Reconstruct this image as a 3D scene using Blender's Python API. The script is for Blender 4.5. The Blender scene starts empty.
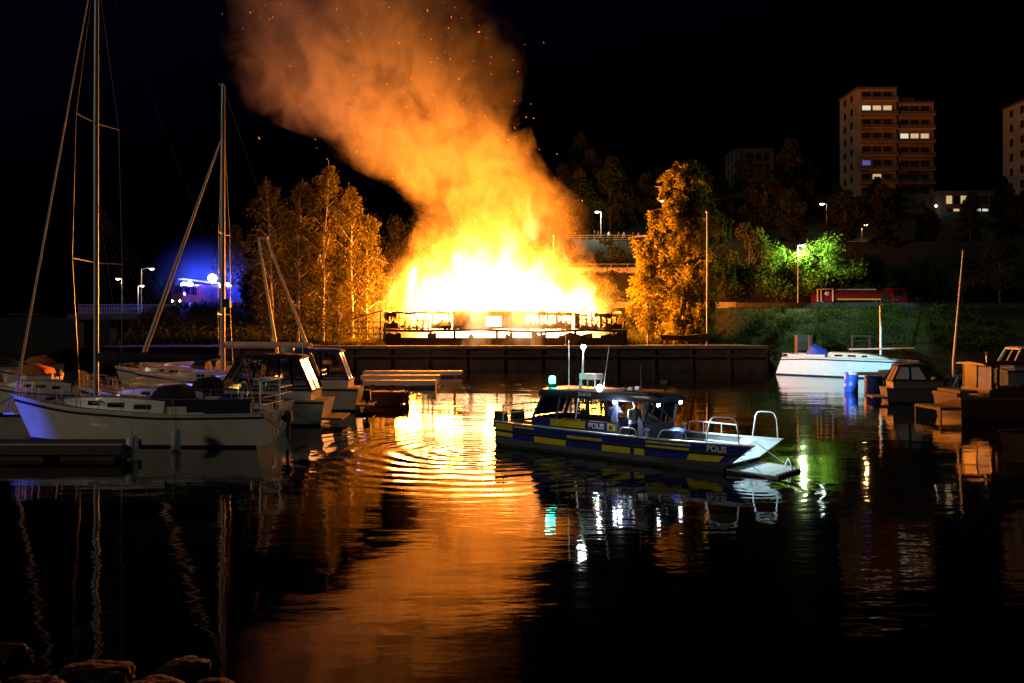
import bpy, bmesh, math, random
import numpy as np
from mathutils import Vector, Matrix, Euler, noise as mnoise
R = math.radians
PI = math.pi
sc = bpy.context.scene
col = sc.collection

# ------------------------------------------------------------------ camera, world, fill sun, exposure
CAM_H, FPX, HY = 4.5, 853.0, 328.0
cd = bpy.data.cameras.new('camera'); cam = bpy.data.objects.new('camera', cd); col.objects.link(cam)
cam.location = (0, 0, CAM_H); cam.rotation_euler = (R(90), 0, 0)
cd.sensor_width = 36; cd.lens = 36 * FPX / 1024; cd.shift_y = -13.5 / 1024
cd.clip_start = 0.1; cd.clip_end = 3000
sc.camera = cam
w = bpy.data.worlds.new('World'); sc.world = w; w.use_nodes = True
bg = w.node_tree.nodes['Background']
sky = w.node_tree.nodes.new('ShaderNodeTexSky'); sky.sky_type = 'NISHITA'; sky.sun_disc = False
SUN_EL, SUN_AZ = 18.0, 238.0
sky.ozone_density = 6; sky.air_density = 1.5; sky.dust_density = 0.2; sky.sun_elevation = R(-4); sky.sun_rotation = R(SUN_AZ)
w.node_tree.links.new(sky.outputs[0], bg.inputs['Color']); bg.inputs['Strength'].default_value = 0.15
sd = bpy.data.lights.new('fill_sun', 'SUN'); so = bpy.data.objects.new('fill_sun', sd); col.objects.link(so)  # weak warm sun added to fill the hulls from one side
sd.energy = 0.30; sd.angle = R(8); sd.color = (1.0, 0.86, 0.66)
az = R(SUN_AZ)
so.rotation_euler = Vector((-math.sin(az) * math.cos(R(SUN_EL)), -math.cos(az) * math.cos(R(SUN_EL)), -math.sin(R(SUN_EL)))).to_track_quat('-Z', 'Y').to_euler()
vs = sc.view_settings
sc.display_settings.display_device = 'sRGB'
vs.view_transform = 'Standard'; vs.look = 'None'; vs.gamma = 1; vs.exposure = 0; vs.use_curve_mapping = False
cy = sc.cycles
cy.use_denoising = True; cy.denoiser = 'OPENIMAGEDENOISE'
cy.max_bounces = 6; cy.diffuse_bounces = 1; cy.glossy_bounces = 3; cy.transmission_bounces = 4; cy.volume_bounces = 0
cy.transparent_max_bounces = 10; cy.sample_clamp_indirect = 4.0; cy.sample_clamp_direct = 0
cy.caustics_reflective = False; cy.caustics_refractive = False
cy.volume_max_steps = 512; cy.volume_step_rate = 0.35

# ------------------------------------------------------------------ helpers
def P(px, py, Y):
    return Vector(((px - 512) * Y / FPX, Y, CAM_H + (HY - py) * Y / FPX))
def PX(px, Y): return (px - 512) * Y / FPX
def PZ(py, Y): return CAM_H + (HY - py) * Y / FPX

def mat(name, c, rough=0.6, metal=0.0, var=0.0, vscale=4.0, bump=0.0, bscale=20.0, emit=None, estr=0.0, spec=0.5, coat=0.0, dirt=None):
    m = bpy.data.materials.new(name); m.use_nodes = True
    nt = m.node_tree; b = nt.nodes['Principled BSDF']
    c = tuple(c) + (1,)
    b.inputs['Base Color'].default_value = c
    b.inputs['Roughness'].default_value = rough; b.inputs['Metallic'].default_value = metal
    b.inputs['Specular IOR Level'].default_value = spec
    b.inputs['Coat Weight'].default_value = coat
    if var or bump or dirt:
        tc = nt.nodes.new('ShaderNodeTexCoord')
    if var or dirt:
        n = nt.nodes.new('ShaderNodeTexNoise'); n.inputs['Scale'].default_value = vscale; n.inputs['Detail'].default_value = 6
        n.inputs['Roughness'].default_value = 0.65
        nt.links.new(tc.outputs['Object'], n.inputs['Vector'])
        r = nt.nodes.new('ShaderNodeValToRGB')
        r.color_ramp.elements[0].position = 0.3; r.color_ramp.elements[1].position = 0.7
        d = dirt if dirt else tuple(x * (1 - var) for x in c[:3])
        r.color_ramp.elements[0].color = tuple(d) + (1,)
        r.color_ramp.elements[1].color = tuple(min(1, x * (1 + var * 0.4)) for x in c[:3]) + (1,)
        nt.links.new(n.outputs[0], r.inputs[0]); nt.links.new(r.outputs[0], b.inputs['Base Color'])
    if bump:
        n2 = nt.nodes.new('ShaderNodeTexNoise'); n2.inputs['Scale'].default_value = bscale; n2.inputs['Detail'].default_value = 5
        nt.links.new(tc.outputs['Object'], n2.inputs['Vector'])
        bp = nt.nodes.new('ShaderNodeBump'); bp.inputs['Strength'].default_value = 1; bp.inputs['Distance'].default_value = bump
        nt.links.new(n2.outputs[0], bp.inputs['Height']); nt.links.new(bp.outputs[0], b.inputs['Normal'])
    if emit:
        b.inputs['Emission Color'].default_value = tuple(emit) + (1,); b.inputs['Emission Strength'].default_value = estr
    return m

def glass_mat(name, tint=(0.8, 0.85, 0.9), gloss=0.12):
    m = bpy.data.materials.new(name); m.use_nodes = True
    nt = m.node_tree; nt.nodes.remove(nt.nodes['Principled BSDF'])
    t = nt.nodes.new('ShaderNodeBsdfTransparent'); t.inputs[0].default_value = tuple(tint) + (1,)
    g = nt.nodes.new('ShaderNodeBsdfGlossy'); g.inputs['Roughness'].default_value = 0.06
    fr = nt.nodes.new('ShaderNodeFresnel'); fr.inputs[0].default_value = 1.5
    ad = nt.nodes.new('ShaderNodeMath'); ad.operation = 'ADD'; ad.inputs[1].default_value = gloss * 0.5; ad.use_clamp = True
    nt.links.new(fr.outputs[0], ad.inputs[0])
    mx = nt.nodes.new('ShaderNodeMixShader'); nt.links.new(ad.outputs[0], mx.inputs[0])
    nt.links.new(t.outputs[0], mx.inputs[1]); nt.links.new(g.outputs[0], mx.inputs[2])
    nt.links.new(mx.outputs[0], nt.nodes['Material Output'].inputs['Surface'])
    return m

class MB:
    def __init__(s): s.v = []; s.f = []; s.m = []
    def add(s, vs, fs, mi=0):
        o = len(s.v); s.v.extend(tuple(v) for v in vs)
        s.f.extend(tuple(i + o for i in f) for f in fs); s.m.extend([mi] * len(fs)); return s
    def box(s, c, d, rz=0, mi=0, rot=None, top=(1, 1)):
        M = (rot.to_matrix() if isinstance(rot, Euler) else rot) if rot is not None else Matrix.Rotation(rz, 3, 'Z')
        vs = []
        for k in (-1, 1):
            tx, ty = top if k > 0 else (1, 1)
            for i, j in ((-1, -1), (1, -1), (1, 1), (-1, 1)):
                vs.append(Vector(c) + M @ Vector((i * d[0] / 2 * tx, j * d[1] / 2 * ty, k * d[2] / 2)))
        return s.add(vs, [(3, 2, 1, 0), (4, 5, 6, 7), (0, 1, 5, 4), (1, 2, 6, 5), (2, 3, 7, 6), (3, 0, 4, 7)], mi)
    def bb(s, x0, x1, y0, y1, z0, z1, mi=0):
        return s.box(((x0 + x1) / 2, (y0 + y1) / 2, (z0 + z1) / 2), (x1 - x0, y1 - y0, z1 - z0), 0, mi)
    def bar(s, p, q, a, b=None, mi=0):
        p, q = Vector(p), Vector(q); d = q - p; L = d.length
        if L < 1e-6: return s
        M = d.to_track_quat('X', 'Z').to_matrix()
        return s.box((p + q) / 2, (L, a, b or a), 0, mi, M)
    def tube(s, pts, r, n=6, mi=0, cap=True):
        pts = [Vector(p) for p in pts]; N = len(pts)
        rs = [r] * N if not isinstance(r, (list, tuple)) else r
        vs, fs = [], []; prev = None
        for i, p in enumerate(pts):
            t = (pts[min(i + 1, N - 1)] - pts[max(i - 1, 0)])
            t = t.normalized() if t.length > 1e-9 else Vector((0, 0, 1))
            if prev is None:
                a = t.cross(Vector((0, 0, 1)))
                if a.length < 1e-3: a = t.cross(Vector((1, 0, 0)))
            else:
                a = prev - t * prev.dot(t)
            a.normalize(); prev = a; b = t.cross(a)
            for k in range(n):
                th = 2 * PI * k / n; vs.append(p + (a * math.cos(th) + b * math.sin(th)) * rs[i])
        for i in range(N - 1):
            for k in range(n):
                fs.append((i * n + k, i * n + (k + 1) % n, (i + 1) * n + (k + 1) % n, (i + 1) * n + k))
        if cap:
            fs.append(tuple(range(n))[::-1]); fs.append(tuple((N - 1) * n + k for k in range(n)))
        return s.add(vs, fs, mi)
    def loft(s, rings, closed=True, cap=True, mi=0):
        n = len(rings[0]); vs = [v for r in rings for v in r]; fs = []
        for i in range(len(rings) - 1):
            for k in range(n if closed else n - 1):
                fs.append((i * n + k, i * n + (k + 1) % n, (i + 1) * n + (k + 1) % n, (i + 1) * n + k))
        if cap:
            fs.append(tuple(range(n))[::-1]); fs.append(tuple((len(rings) - 1) * n + k for k in range(n)))
        return s.add(vs, fs, mi)
    def lathe(s, prof, c=(0, 0, 0), n=12, mi=0):
        rings = [[(c[0] + r * math.cos(2 * PI * k / n), c[1] + r * math.sin(2 * PI * k / n), c[2] + z) for k in range(n)] for r, z in prof]
        return s.loft(rings, True, True, mi)
    def ball(s, c, r, n=10, m=7, mi=0, rot=None):
        if not isinstance(r, (tuple, list)): r = (r, r, r)
        c = Vector(c); rings = []
        for i in range(m + 1):
            ph = PI * (i + 0.02 if i == 0 else i - 0.02 if i == m else i) / m
            ring = []
            for k in range(n):
                v = Vector((r[0] * math.sin(ph) * math.cos(2 * PI * k / n), r[1] * math.sin(ph) * math.sin(2 * PI * k / n), -r[2] * math.cos(ph)))
                ring.append(c + (rot @ v if rot is not None else v))
            rings.append(ring)
        return s.loft(rings, True, True, mi)
    def sheet(s, pts, mi=0): return s.add(pts, [tuple(range(len(pts)))], mi)
    def panel(s, pts, t, nrm, mi=0):
        """polygon given thickness t along nrm"""
        nrm = Vector(nrm).normalized() * t; n = len(pts)
        vs = [Vector(p) for p in pts] + [Vector(p) + nrm for p in pts]
        fs = [tuple(range(n))[::-1], tuple(range(n, 2 * n))] + [(i, (i + 1) % n, n + (i + 1) % n, n + i) for i in range(n)]
        return s.add(vs, fs, mi)
    def build(s, name, mats, parent=None, smooth=None, fix=True):
        me = bpy.data.meshes.new(name); me.from_pydata(s.v, [], s.f)
        for m in (mats if isinstance(mats, (list, tuple)) else [mats]): me.materials.append(m)
        me.polygons.foreach_set('material_index', s.m); me.update()
        if fix:
            bm = bmesh.new(); bm.from_mesh(me); bmesh.ops.recalc_face_normals(bm, faces=bm.faces); bm.to_mesh(me); bm.free()
        if smooth is not None:
            me.shade_smooth(); me.set_sharp_from_angle(angle=R(smooth))
        o = bpy.data.objects.new(name, me); col.objects.link(o)
        if parent: o.parent = parent
        return o

def tag(o, label=None, cat=None, group=None, kind=None):
    if label: o['label'] = label
    if cat: o['category'] = cat
    if group: o['group'] = group
    if kind: o['kind'] = kind
    return o
def thing(name, label, cat, loc=(0, 0, 0), rz=0, group=None, kind=None):
    o = bpy.data.objects.new(name, None); col.objects.link(o)
    o.location = loc; o.rotation_euler = (0, 0, rz); o.empty_display_size = 0.2
    return tag(o, label, cat, group, kind)
def copy_tree(o, parent=None):
    c = o.copy(); col.objects.link(c)
    if parent: c.parent = parent
    for ch in list(o.children): copy_tree(ch, c)
    return c
def lamp(name, kind, energy, color, parent=None, loc=(0, 0, 0), size=0.1, aim=None, cone=60, blend=0.3):
    d = bpy.data.lights.new(name, kind); d.energy = energy; d.color = color; d.shadow_soft_size = size
    if kind == 'SPOT': d.spot_size = R(cone); d.spot_blend = blend
    o = bpy.data.objects.new(name, d); col.objects.link(o); o.location = loc
    if aim is not None: o.rotation_euler = (Vector(aim) - Vector(loc)).to_track_quat('-Z', 'Y').to_euler()
    if parent: o.parent = parent
    return o
def text_obj(s, size, m, parent, M, name='lettering', depth=0.004):
    c = bpy.data.curves.new('txt', 'FONT'); c.body = s; c.size = size; c.align_x = 'CENTER'; c.align_y = 'CENTER'; c.extrude = depth; c.offset = size * 0.02
    t = bpy.data.objects.new('txt', c); col.objects.link(t)
    dg = bpy.context.evaluated_depsgraph_get(); me = bpy.data.meshes.new_from_object(t.evaluated_get(dg))
    bpy.data.objects.remove(t); me.name = name
    me.transform(M); me.materials.clear(); me.materials.append(m)
    o = bpy.data.objects.new(name, me); col.objects.link(o); o.parent = parent
    return o
def lerp(a, b, t): return a + (b - a) * t
def sstep(a, b, x):
    t = min(1, max(0, (x - a) / (b - a))); return t * t * (3 - 2 * t)
def interp(pts, x):
    if x <= pts[0][0]: return pts[0][1]
    for (a, va), (b, vb) in zip(pts, pts[1:]):
        if x <= b: return lerp(va, vb, (x - a) / (b - a))
    return pts[-1][1]

# ------------------------------------------------------------------ materials
M = {}
M['asphalt'] = mat('asphalt', (0.05, 0.05, 0.052), 0.85, var=0.3, vscale=0.6, bump=0.01, bscale=8)
M['concrete'] = mat('concrete', (0.30, 0.28, 0.25), 0.85, var=0.35, vscale=0.9, bump=0.006, bscale=6)
M['dark_concrete'] = mat('dark_concrete', (0.10, 0.09, 0.08), 0.8, var=0.5, vscale=0.7, bump=0.02, bscale=4)
M['earth'] = mat('earth', (0.028, 0.031, 0.016), 0.95, var=0.5, vscale=0.25, bump=0.05, bscale=1.5)
M['char'] = mat('char', (0.035, 0.025, 0.02), 0.8, var=0.5, vscale=3, bump=0.02, bscale=8)
M['timber'] = mat('timber', (0.12, 0.075, 0.045), 0.7, var=0.4, vscale=3, bump=0.004, bscale=30)
M['varnish'] = mat('varnish', (0.075, 0.032, 0.014), 0.3, var=0.4, vscale=5, coat=0.5)
M['plank'] = mat('plank', (0.15, 0.135, 0.125), 0.75, var=0.4, vscale=2.5, bump=0.004, bscale=20)
M['gelcoat'] = mat('gelcoat', (0.84, 0.79, 0.66), 0.32, dirt=(0.66, 0.59, 0.46), vscale=1.2, coat=0.3)
M['white'] = mat('white_paint', (0.78, 0.78, 0.76), 0.35, var=0.1, vscale=2, coat=0.3)
M['cream'] = mat('deck_cream', (0.55, 0.53, 0.48), 0.6, var=0.15, vscale=5)
M['navy'] = mat('navy_stripe', (0.015, 0.02, 0.06), 0.35)
M['black'] = mat('black_rubber', (0.015, 0.015, 0.016), 0.6)
M['canvas_dark'] = mat('dark_canvas', (0.02, 0.022, 0.035), 0.9, var=0.4, vscale=6, bump=0.01, bscale=6)
M['canvas_blue'] = mat('blue_canvas', (0.025, 0.07, 0.55), 0.85, var=0.4, vscale=5, bump=0.02, bscale=5)
M['canvas_orange'] = mat('orange_canvas', (0.75, 0.22, 0.03), 0.85, var=0.3, vscale=5, bump=0.02, bscale=5)
M['alu'] = mat('aluminium', (0.70, 0.71, 0.72), 0.45, 0.3, var=0.15, vscale=6)
M['mast_alu'] = mat('mast_aluminium', (0.55, 0.54, 0.52), 0.45, 0.35, var=0.1)
M['steel'] = mat('stainless', (0.78, 0.78, 0.78), 0.3, 0.45)
M['wire'] = mat('rigging_wire', (0.32, 0.31, 0.30), 0.4, 0.5)
M['sail'] = mat('sailcloth', (0.75, 0.74, 0.70), 0.8, var=0.12, vscale=6)
M['glass'] = glass_mat('window_glass', (0.72, 0.78, 0.82))
M['pale_pane'] = mat('pale_window_pane', (0.62, 0.62, 0.66), 0.15, var=0.3, vscale=3, coat=0.6)  # opaque pale panes, brightness seen through windows put into their colour
M['dark_glass'] = mat('dark_glass', (0.012, 0.014, 0.018), 0.06, spec=0.8)
M['pblue'] = mat('police_blue', (0.022, 0.035, 0.42), 0.65, spec=0.15, dirt=(0.018, 0.024, 0.20), vscale=1.8)
M['pyellow'] = mat('police_yellow', (0.86, 0.78, 0.03), 0.65, spec=0.15, dirt=(0.55, 0.47, 0.04), vscale=2.2)
M['pgrey'] = mat('hull_grey', (0.10, 0.11, 0.12), 0.45, 0.2, var=0.3, vscale=2)
M['pdark'] = mat('cabin_dark', (0.03, 0.035, 0.06), 0.4, coat=0.3)
M['pwhite'] = mat('reflective_white', (0.85, 0.86, 0.9), 0.3)
M['deckalu'] = mat('deck_plate', (0.62, 0.66, 0.68), 0.5, 0.1, var=0.25, vscale=3, bump=0.003, bscale=40)
M['red'] = mat('engine_red', (0.19, 0.008, 0.006), 0.35, var=0.25, vscale=1.5, coat=0.5)
M['tyre'] = mat('tyre', (0.02, 0.02, 0.02), 0.85)
M['barrel'] = mat('blue_plastic', (0.02, 0.06, 0.42), 0.45, var=0.2, vscale=3)
M['facade'] = mat('facade_plaster', (0.27, 0.185, 0.115), 0.85, var=0.15, vscale=0.4)
M['facade_dim'] = mat('facade_dim_plaster', (0.09, 0.06, 0.045), 0.9, var=0.2, vscale=0.4)  # darker facade copy, dimness of the far blocks put into its colour
M['recess'] = mat('recess_shade', (0.10, 0.08, 0.07), 0.8)  # dark tone standing for the shade inside balcony recesses
M['pane_dark'] = mat('dark_pane', (0.02, 0.02, 0.025), 0.08)
M['pane_warm'] = mat('lit_pane_warm', (0.5, 0.4, 0.25), 0.5, emit=(1.0, 0.72, 0.36), estr=0.55)
M['pane_white'] = mat('lit_pane_white', (0.5, 0.5, 0.4), 0.5, emit=(0.9, 0.95, 0.75), estr=0.7)
M['pane_blue'] = mat('lit_pane_blue', (0.2, 0.2, 0.5), 0.5, emit=(0.22, 0.22, 1.0), estr=0.3)
M['pole'] = mat('galvanised', (0.45, 0.45, 0.44), 0.5, 0.4)
M['pole_white'] = mat('white_pole', (0.75, 0.75, 0.72), 0.4)
M['lamp_cool'] = mat('lamp_cool', (1, 1, 1), 0.4, emit=(0.75, 1.0, 0.85), estr=30)
M['lamp_warm'] = mat('lamp_warm', (1, 1, 1), 0.4, emit=(1.0, 0.62, 0.22), estr=12)
M['lamp_white'] = mat('lamp_white', (1, 1, 1), 0.4, emit=(0.85, 0.92, 1.0), estr=60)
M['lamp_green'] = mat('lamp_green', (1, 1, 1), 0.4, emit=(0.03, 0.9, 0.62), estr=14)
M['lamp_blue'] = mat('lamp_blue', (0.2, 0.2, 1), 0.4, emit=(0.04, 0.09, 1.0), estr=60)
M['lamp_bluewhite'] = mat('lamp_bluewhite', (0.5, 0.5, 1), 0.4, emit=(0.3, 0.42, 1.0), estr=60)
M['lamp_red'] = mat('lamp_red', (1, 0.2, 0.1), 0.4, emit=(1.0, 0.1, 0.03), estr=12)
M['skin'] = mat('skin', (0.55, 0.36, 0.27), 0.55)
M['jacket_pale'] = mat('pale_jacket', (0.55, 0.62, 0.70), 0.7, var=0.25, vscale=8)
M['jacket_dark'] = mat('dark_jacket', (0.03, 0.035, 0.06), 0.8)
M['jacket_blue'] = mat('blue_shirt', (0.18, 0.24, 0.45), 0.8, var=0.2, vscale=8)
M['trousers'] = mat('dark_trousers', (0.02, 0.022, 0.035), 0.85)
M['hair'] = mat('brown_hair', (0.06, 0.035, 0.02), 0.7)
M['orange_vest'] = mat('orange_vest', (0.85, 0.25, 0.03), 0.7)
M['rock'] = mat('boulder', (0.05, 0.042, 0.03), 0.8, spec=0.12, dirt=(0.012, 0.011, 0.007), vscale=3, bump=0.05, bscale=5)
M['bark'] = mat('bark', (0.09, 0.07, 0.05), 0.9, var=0.4, vscale=4, bump=0.02, bscale=9)
M['wood_bark'] = mat('wood_bark', (0.02, 0.016, 0.012), 0.95)  # near-black bark copy so the unlit trunks stay dark
M['birch_bark'] = mat('birch_bark', (0.58, 0.54, 0.48), 0.8, dirt=(0.08, 0.06, 0.05), vscale=2.2)
def leaf_mat(name, c, c2, vs=0.5):
    m = bpy.data.materials.new(name); m.use_nodes = True
    nt = m.node_tree; nt.nodes.remove(nt.nodes['Principled BSDF'])
    tc = nt.nodes.new('ShaderNodeTexCoord'); n = nt.nodes.new('ShaderNodeTexNoise'); n.inputs['Scale'].default_value = vs; n.inputs['Detail'].default_value = 8; n.inputs['Roughness'].default_value = 0.8
    nt.links.new(tc.outputs['Object'], n.inputs['Vector'])
    r = nt.nodes.new('ShaderNodeValToRGB'); r.color_ramp.elements[0].position = 0.35; r.color_ramp.elements[1].position = 0.65
    r.color_ramp.elements[0].color = tuple(c) + (1,); r.color_ramp.elements[1].color = tuple(c2) + (1,)
    nt.links.new(n.outputs[0], r.inputs[0])
    d = nt.nodes.new('ShaderNodeBsdfDiffuse'); t = nt.nodes.new('ShaderNodeBsdfTranslucent')
    nt.links.new(r.outputs[0], d.inputs[0]); nt.links.new(r.outputs[0], t.inputs[0])
    mx = nt.nodes.new('ShaderNodeMixShader'); mx.inputs[0].default_value = 0.35
    nt.links.new(d.outputs[0], mx.inputs[1]); nt.links.new(t.outputs[0], mx.inputs[2])
    nt.links.new(mx.outputs[0], nt.nodes['Material Output'].inputs['Surface'])
    return m
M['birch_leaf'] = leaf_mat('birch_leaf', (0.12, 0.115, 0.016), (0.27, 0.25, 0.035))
M['birch_leaf_dim'] = leaf_mat('birch_leaf_dim', (0.045, 0.043, 0.008), (0.14, 0.125, 0.02))  # darker copy of the birch leaf, dimmer light put into its colour
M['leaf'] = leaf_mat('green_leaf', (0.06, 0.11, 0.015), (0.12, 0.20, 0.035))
M['wood_leaf'] = leaf_mat('wood_leaf', (0.014, 0.017, 0.006), (0.03, 0.032, 0.01))  # near-black leaf, the unlit wood's darkness put into its colour
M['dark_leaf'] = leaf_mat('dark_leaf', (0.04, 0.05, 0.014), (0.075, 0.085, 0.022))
M['grass'] = leaf_mat('grass_blades', (0.045, 0.075, 0.015), (0.09, 0.12, 0.03), 0.25)

# ------------------------------------------------------------------ terrain, quay, water
def ground_z(x, Y):
    prof = [(91, 2.46), (108, 2.5), (113, 7.15), (126, 7.2), (133, 13.4), (140, 13.6), (149, 19.7), (158, 20.0), (205, 36.0), (235, 40), (320, 46), (900, 60)]
    z = interp(prof, Y)
    low = interp([(91, 2.46), (108, 2.5), (113, 7.15), (126, 7.2), (150, 6.5), (320, 9.0), (900, 20)], Y)
    z = lerp(low, z, sstep(-42, -2, x))
    if x > 27:                                   # natural bank instead of a quay
        b = interp([(91, -1.2), (97, -0.8), (101, 1.9), (112.5, 7.1), (113, 7.15)], Y)
        if Y < 113: z = lerp(z, b, sstep(27, 29, x))
    if Y < 240:
        z = lerp(-1.5, z, max(sstep(-58, -46, x), sstep(205, 240, Y)))
    if Y > 128: z += 0.5 * mnoise.noise(Vector((x * 0.07, Y * 0.07, 1.3))) * sstep(128, 150, Y)
    return z
def make_terrain():
    xs = [-900, -500, -300, -200, -140, -100, -80, -70, -64] + [-60 + i * 2 for i in range(14)] + [-32 + i * 2 for i in range(110)] + [200, 240, 300, 400, 600, 900]
    ys = [91.02, 92, 94, 97, 99, 101, 104, 108, 110.5, 113, 117, 122, 126, 129, 131, 133, 136, 140, 143, 146, 149, 153, 158, 165, 172, 180, 190, 205, 220, 235, 260, 320, 450, 900]
    mb = MB(); vs = [(x, y, ground_z(x, y)) for y in ys for x in xs]; nx = len(xs)
    fs = [(j * nx + i, j * nx + i + 1, (j + 1) * nx + i + 1, (j + 1) * nx + i) for j in range(len(ys) - 1) for i in range(nx - 1)]
    mb.add(vs, fs); o = mb.build('terrain', M['earth'], smooth=50, fix=False); tag(o, kind='structure'); return o
make_terrain()
def sheet_struct(name, x0, x1, y0, y1, z, m):
    o = MB().add([(x0, y0, z), (x1, y0, z), (x1, y1, z), (x0, y1, z)], [(0, 1, 2, 3)]).build(name, m, fix=False); tag(o, kind='structure'); return o
sheet_struct('quay_pavement', -30, 26.9, 91.6, 107.9, 2.56, M['asphalt'])
sheet_struct('road', -46, 78, 114, 125, 7.28, M['asphalt'])
sheet_struct('seabed', -400, 400, -60, 420, -4.0, M['earth'])
q = MB(); q.bb(-31, 27, 90.6, 91.6, -3, 2.3)
for i in range(15): q.box((-29 + i * 4, 90.5, 0.7), (0.35, 0.3, 3.0))
q.build('quay_wall', M['dark_concrete']); tag(bpy.data.objects['quay_wall'], 'long dark concrete quay wall below the burning pavilion', 'wall')
q = MB(); q.bb(-31, 27.1, 90.3, 91.7, 2.302, 2.62); qo = q.build('coping', M['concrete']); qo.parent = bpy.data.objects['quay_wall']
q = MB(); q.bar((-31, 90.2, 1.55), (27, 90.2, 1.55), 0.25, 0.25); q.build('fender_beam', M['timber']).parent = bpy.data.objects['quay_wall']

def make_water():
    m = bpy.data.materials.new('harbour_water'); m.use_nodes = True; nt = m.node_tree; L = nt.links.new
    b = nt.nodes['Principled BSDF']; b.inputs['Base Color'].default_value = (0.003, 0.004, 0.004, 1); b.inputs['Roughness'].default_value = 0.04
    b.inputs['IOR'].default_value = 1.33
    g = nt.nodes.new('ShaderNodeNewGeometry')
    def node(t, **k):
        n = nt.nodes.new(t)
        for a, v in k.items(): setattr(n, a, v)
        return n
    def mth(op, a, b_=None):
        n = node('ShaderNodeMath', operation=op)
        for i, v in enumerate((a, b_)):
            if v is None: continue
            if isinstance(v, (int, float)): n.inputs[i].default_value = v
            else: L(v, n.inputs[i])
        return n.outputs[0]
    def nz(scale, sx, sy, det=3, rot=0.0):
        mp = node('ShaderNodeMapping'); mp.inputs['Scale'].default_value = (sx, sy, 1); mp.inputs['Rotation'].default_value = (0, 0, rot)
        L(g.outputs['Position'], mp.inputs['Vector'])
        n = node('ShaderNodeTexNoise'); n.inputs['Scale'].default_value = scale; n.inputs['Detail'].default_value = det
        L(mp.outputs[0], n.inputs['Vector']); return n.outputs[0]
    h = mth('MULTIPLY', nz(0.22, 0.7, 1.4, 2, 0.2), 0.035)
    calm = nz(0.07, 1, 1, 2)
    cm = node('ShaderNodeMapRange'); cm.inputs[1].default_value = 0.4; cm.inputs[2].default_value = 0.65; cm.inputs[3].default_value = 0.25; cm.inputs[4].default_value = 1.0
    L(calm, cm.inputs[0])
    h2 = mth('MULTIPLY', mth('MULTIPLY', nz(1.6, 0.6, 1.6, 2, -0.25), 0.011), cm.outputs[0])
    h = mth('ADD', h, h2)
    h3 = mth('MULTIPLY', mth('MULTIPLY', nz(5.0, 0.7, 1.3, 1, 0.4), 0.0022), cm.outputs[0])
    h = mth('ADD', h, h3)
    # wake rings spreading from beside the police boat stern
    sp = node('ShaderNodeSeparateXYZ'); L(g.outputs['Position'], sp.inputs[0])
    for (cx_, cy_, lam, amp, rad) in ((-1.4, 31.5, 0.9, 0.014, 10.5), (-0.2, 29.2, 0.6, 0.007, 5.5), (6.6, 24.0, 0.5, 0.0018, 4.0)):
        dx = mth('SUBTRACT', sp.outputs[0], cx_); dy = mth('SUBTRACT', sp.outputs[1], cy_)
        warp = mth('MULTIPLY', nz(0.35, 1, 1, 2), 1.0)
        r = mth('ADD', mth('SQRT', mth('ADD', mth('MULTIPLY', dx, dx), mth('MULTIPLY', dy, dy))), warp)
        s_ = mth('SINE', mth('MULTIPLY', r, 2 * PI / lam))
        fo = mth('SUBTRACT', 1.0, mth('DIVIDE', r, rad)); fo = mth('MAXIMUM', fo, 0.0)
        h = mth('ADD', h, mth('MULTIPLY', mth('MULTIPLY', s_, fo), amp))
    bp = node('ShaderNodeBump'); bp.inputs['Strength'].default_value = 1.0; bp.inputs['Distance'].default_value = 1.0
    L(h, bp.inputs['Height']); L(bp.outputs[0], b.inputs['Normal'])
    o = MB().add([(-420, -60, 0), (420, -60, 0), (420, 420, 0), (-420, 420, 0)], [(0, 1, 2, 3)]).build('water', m, fix=False)
    tag(o, kind='structure')
make_water()

# ------------------------------------------------------------------ fire: lamps inside the flames, flame and smoke volumes
FIRE_Y = 100.5
FIRE_C = (1.0, 0.235, 0.014)
for i, (px, z, e) in enumerate(((408, 6.2, 70000), (450, 7.5, 90000), (495, 9.0, 115000), (540, 7.5, 85000), (592, 6.2, 60000))):
    lamp('fire_light', 'POINT', e, FIRE_C, None, (PX(px, FIRE_Y), FIRE_Y - (1.5 if i % 2 else 0), z), 1.6)

def sec(rows):   # rows: (py, left px, right px, half depth) at the plane of the fire -> (z, cx, rx, ry)
    return [(PZ(py, FIRE_Y), (PX(l, FIRE_Y) + PX(r, FIRE_Y)) / 2, (PX(r, FIRE_Y) - PX(l, FIRE_Y)) / 2, d) for py, l, r, d in rows][::1]
SMOKE = sorted(sec([(326, 368, 634, 8), (300, 368, 630, 8), (285, 368, 612, 8), (268, 376, 592, 8), (250, 396, 576, 8), (232, 416, 581, 8), (212, 424, 580, 8), (190, 404, 562, 8.5), (165, 352, 542, 9), (140, 322, 526, 9.5), (120, 268, 516, 10), (100, 242, 518, 10.5), (70, 232, 522, 11), (40, 228, 515, 11), (10, 232, 492, 11), (-20, 236, 480, 11), (-60, 240, 470, 10)]))
FLAME = sorted(sec([(345, 376, 628, 7.6), (318, 374, 632, 7.6), (306, 374, 630, 7.4), (296, 376, 622, 6.8), (286, 380, 598, 6), (272, 390, 574, 5.6), (255, 424, 562, 5.2), (235, 442, 560, 4.8), (210, 455, 556, 4.2), (180, 450, 540, 3.6), (160, 455, 525, 2.6)]))
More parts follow.
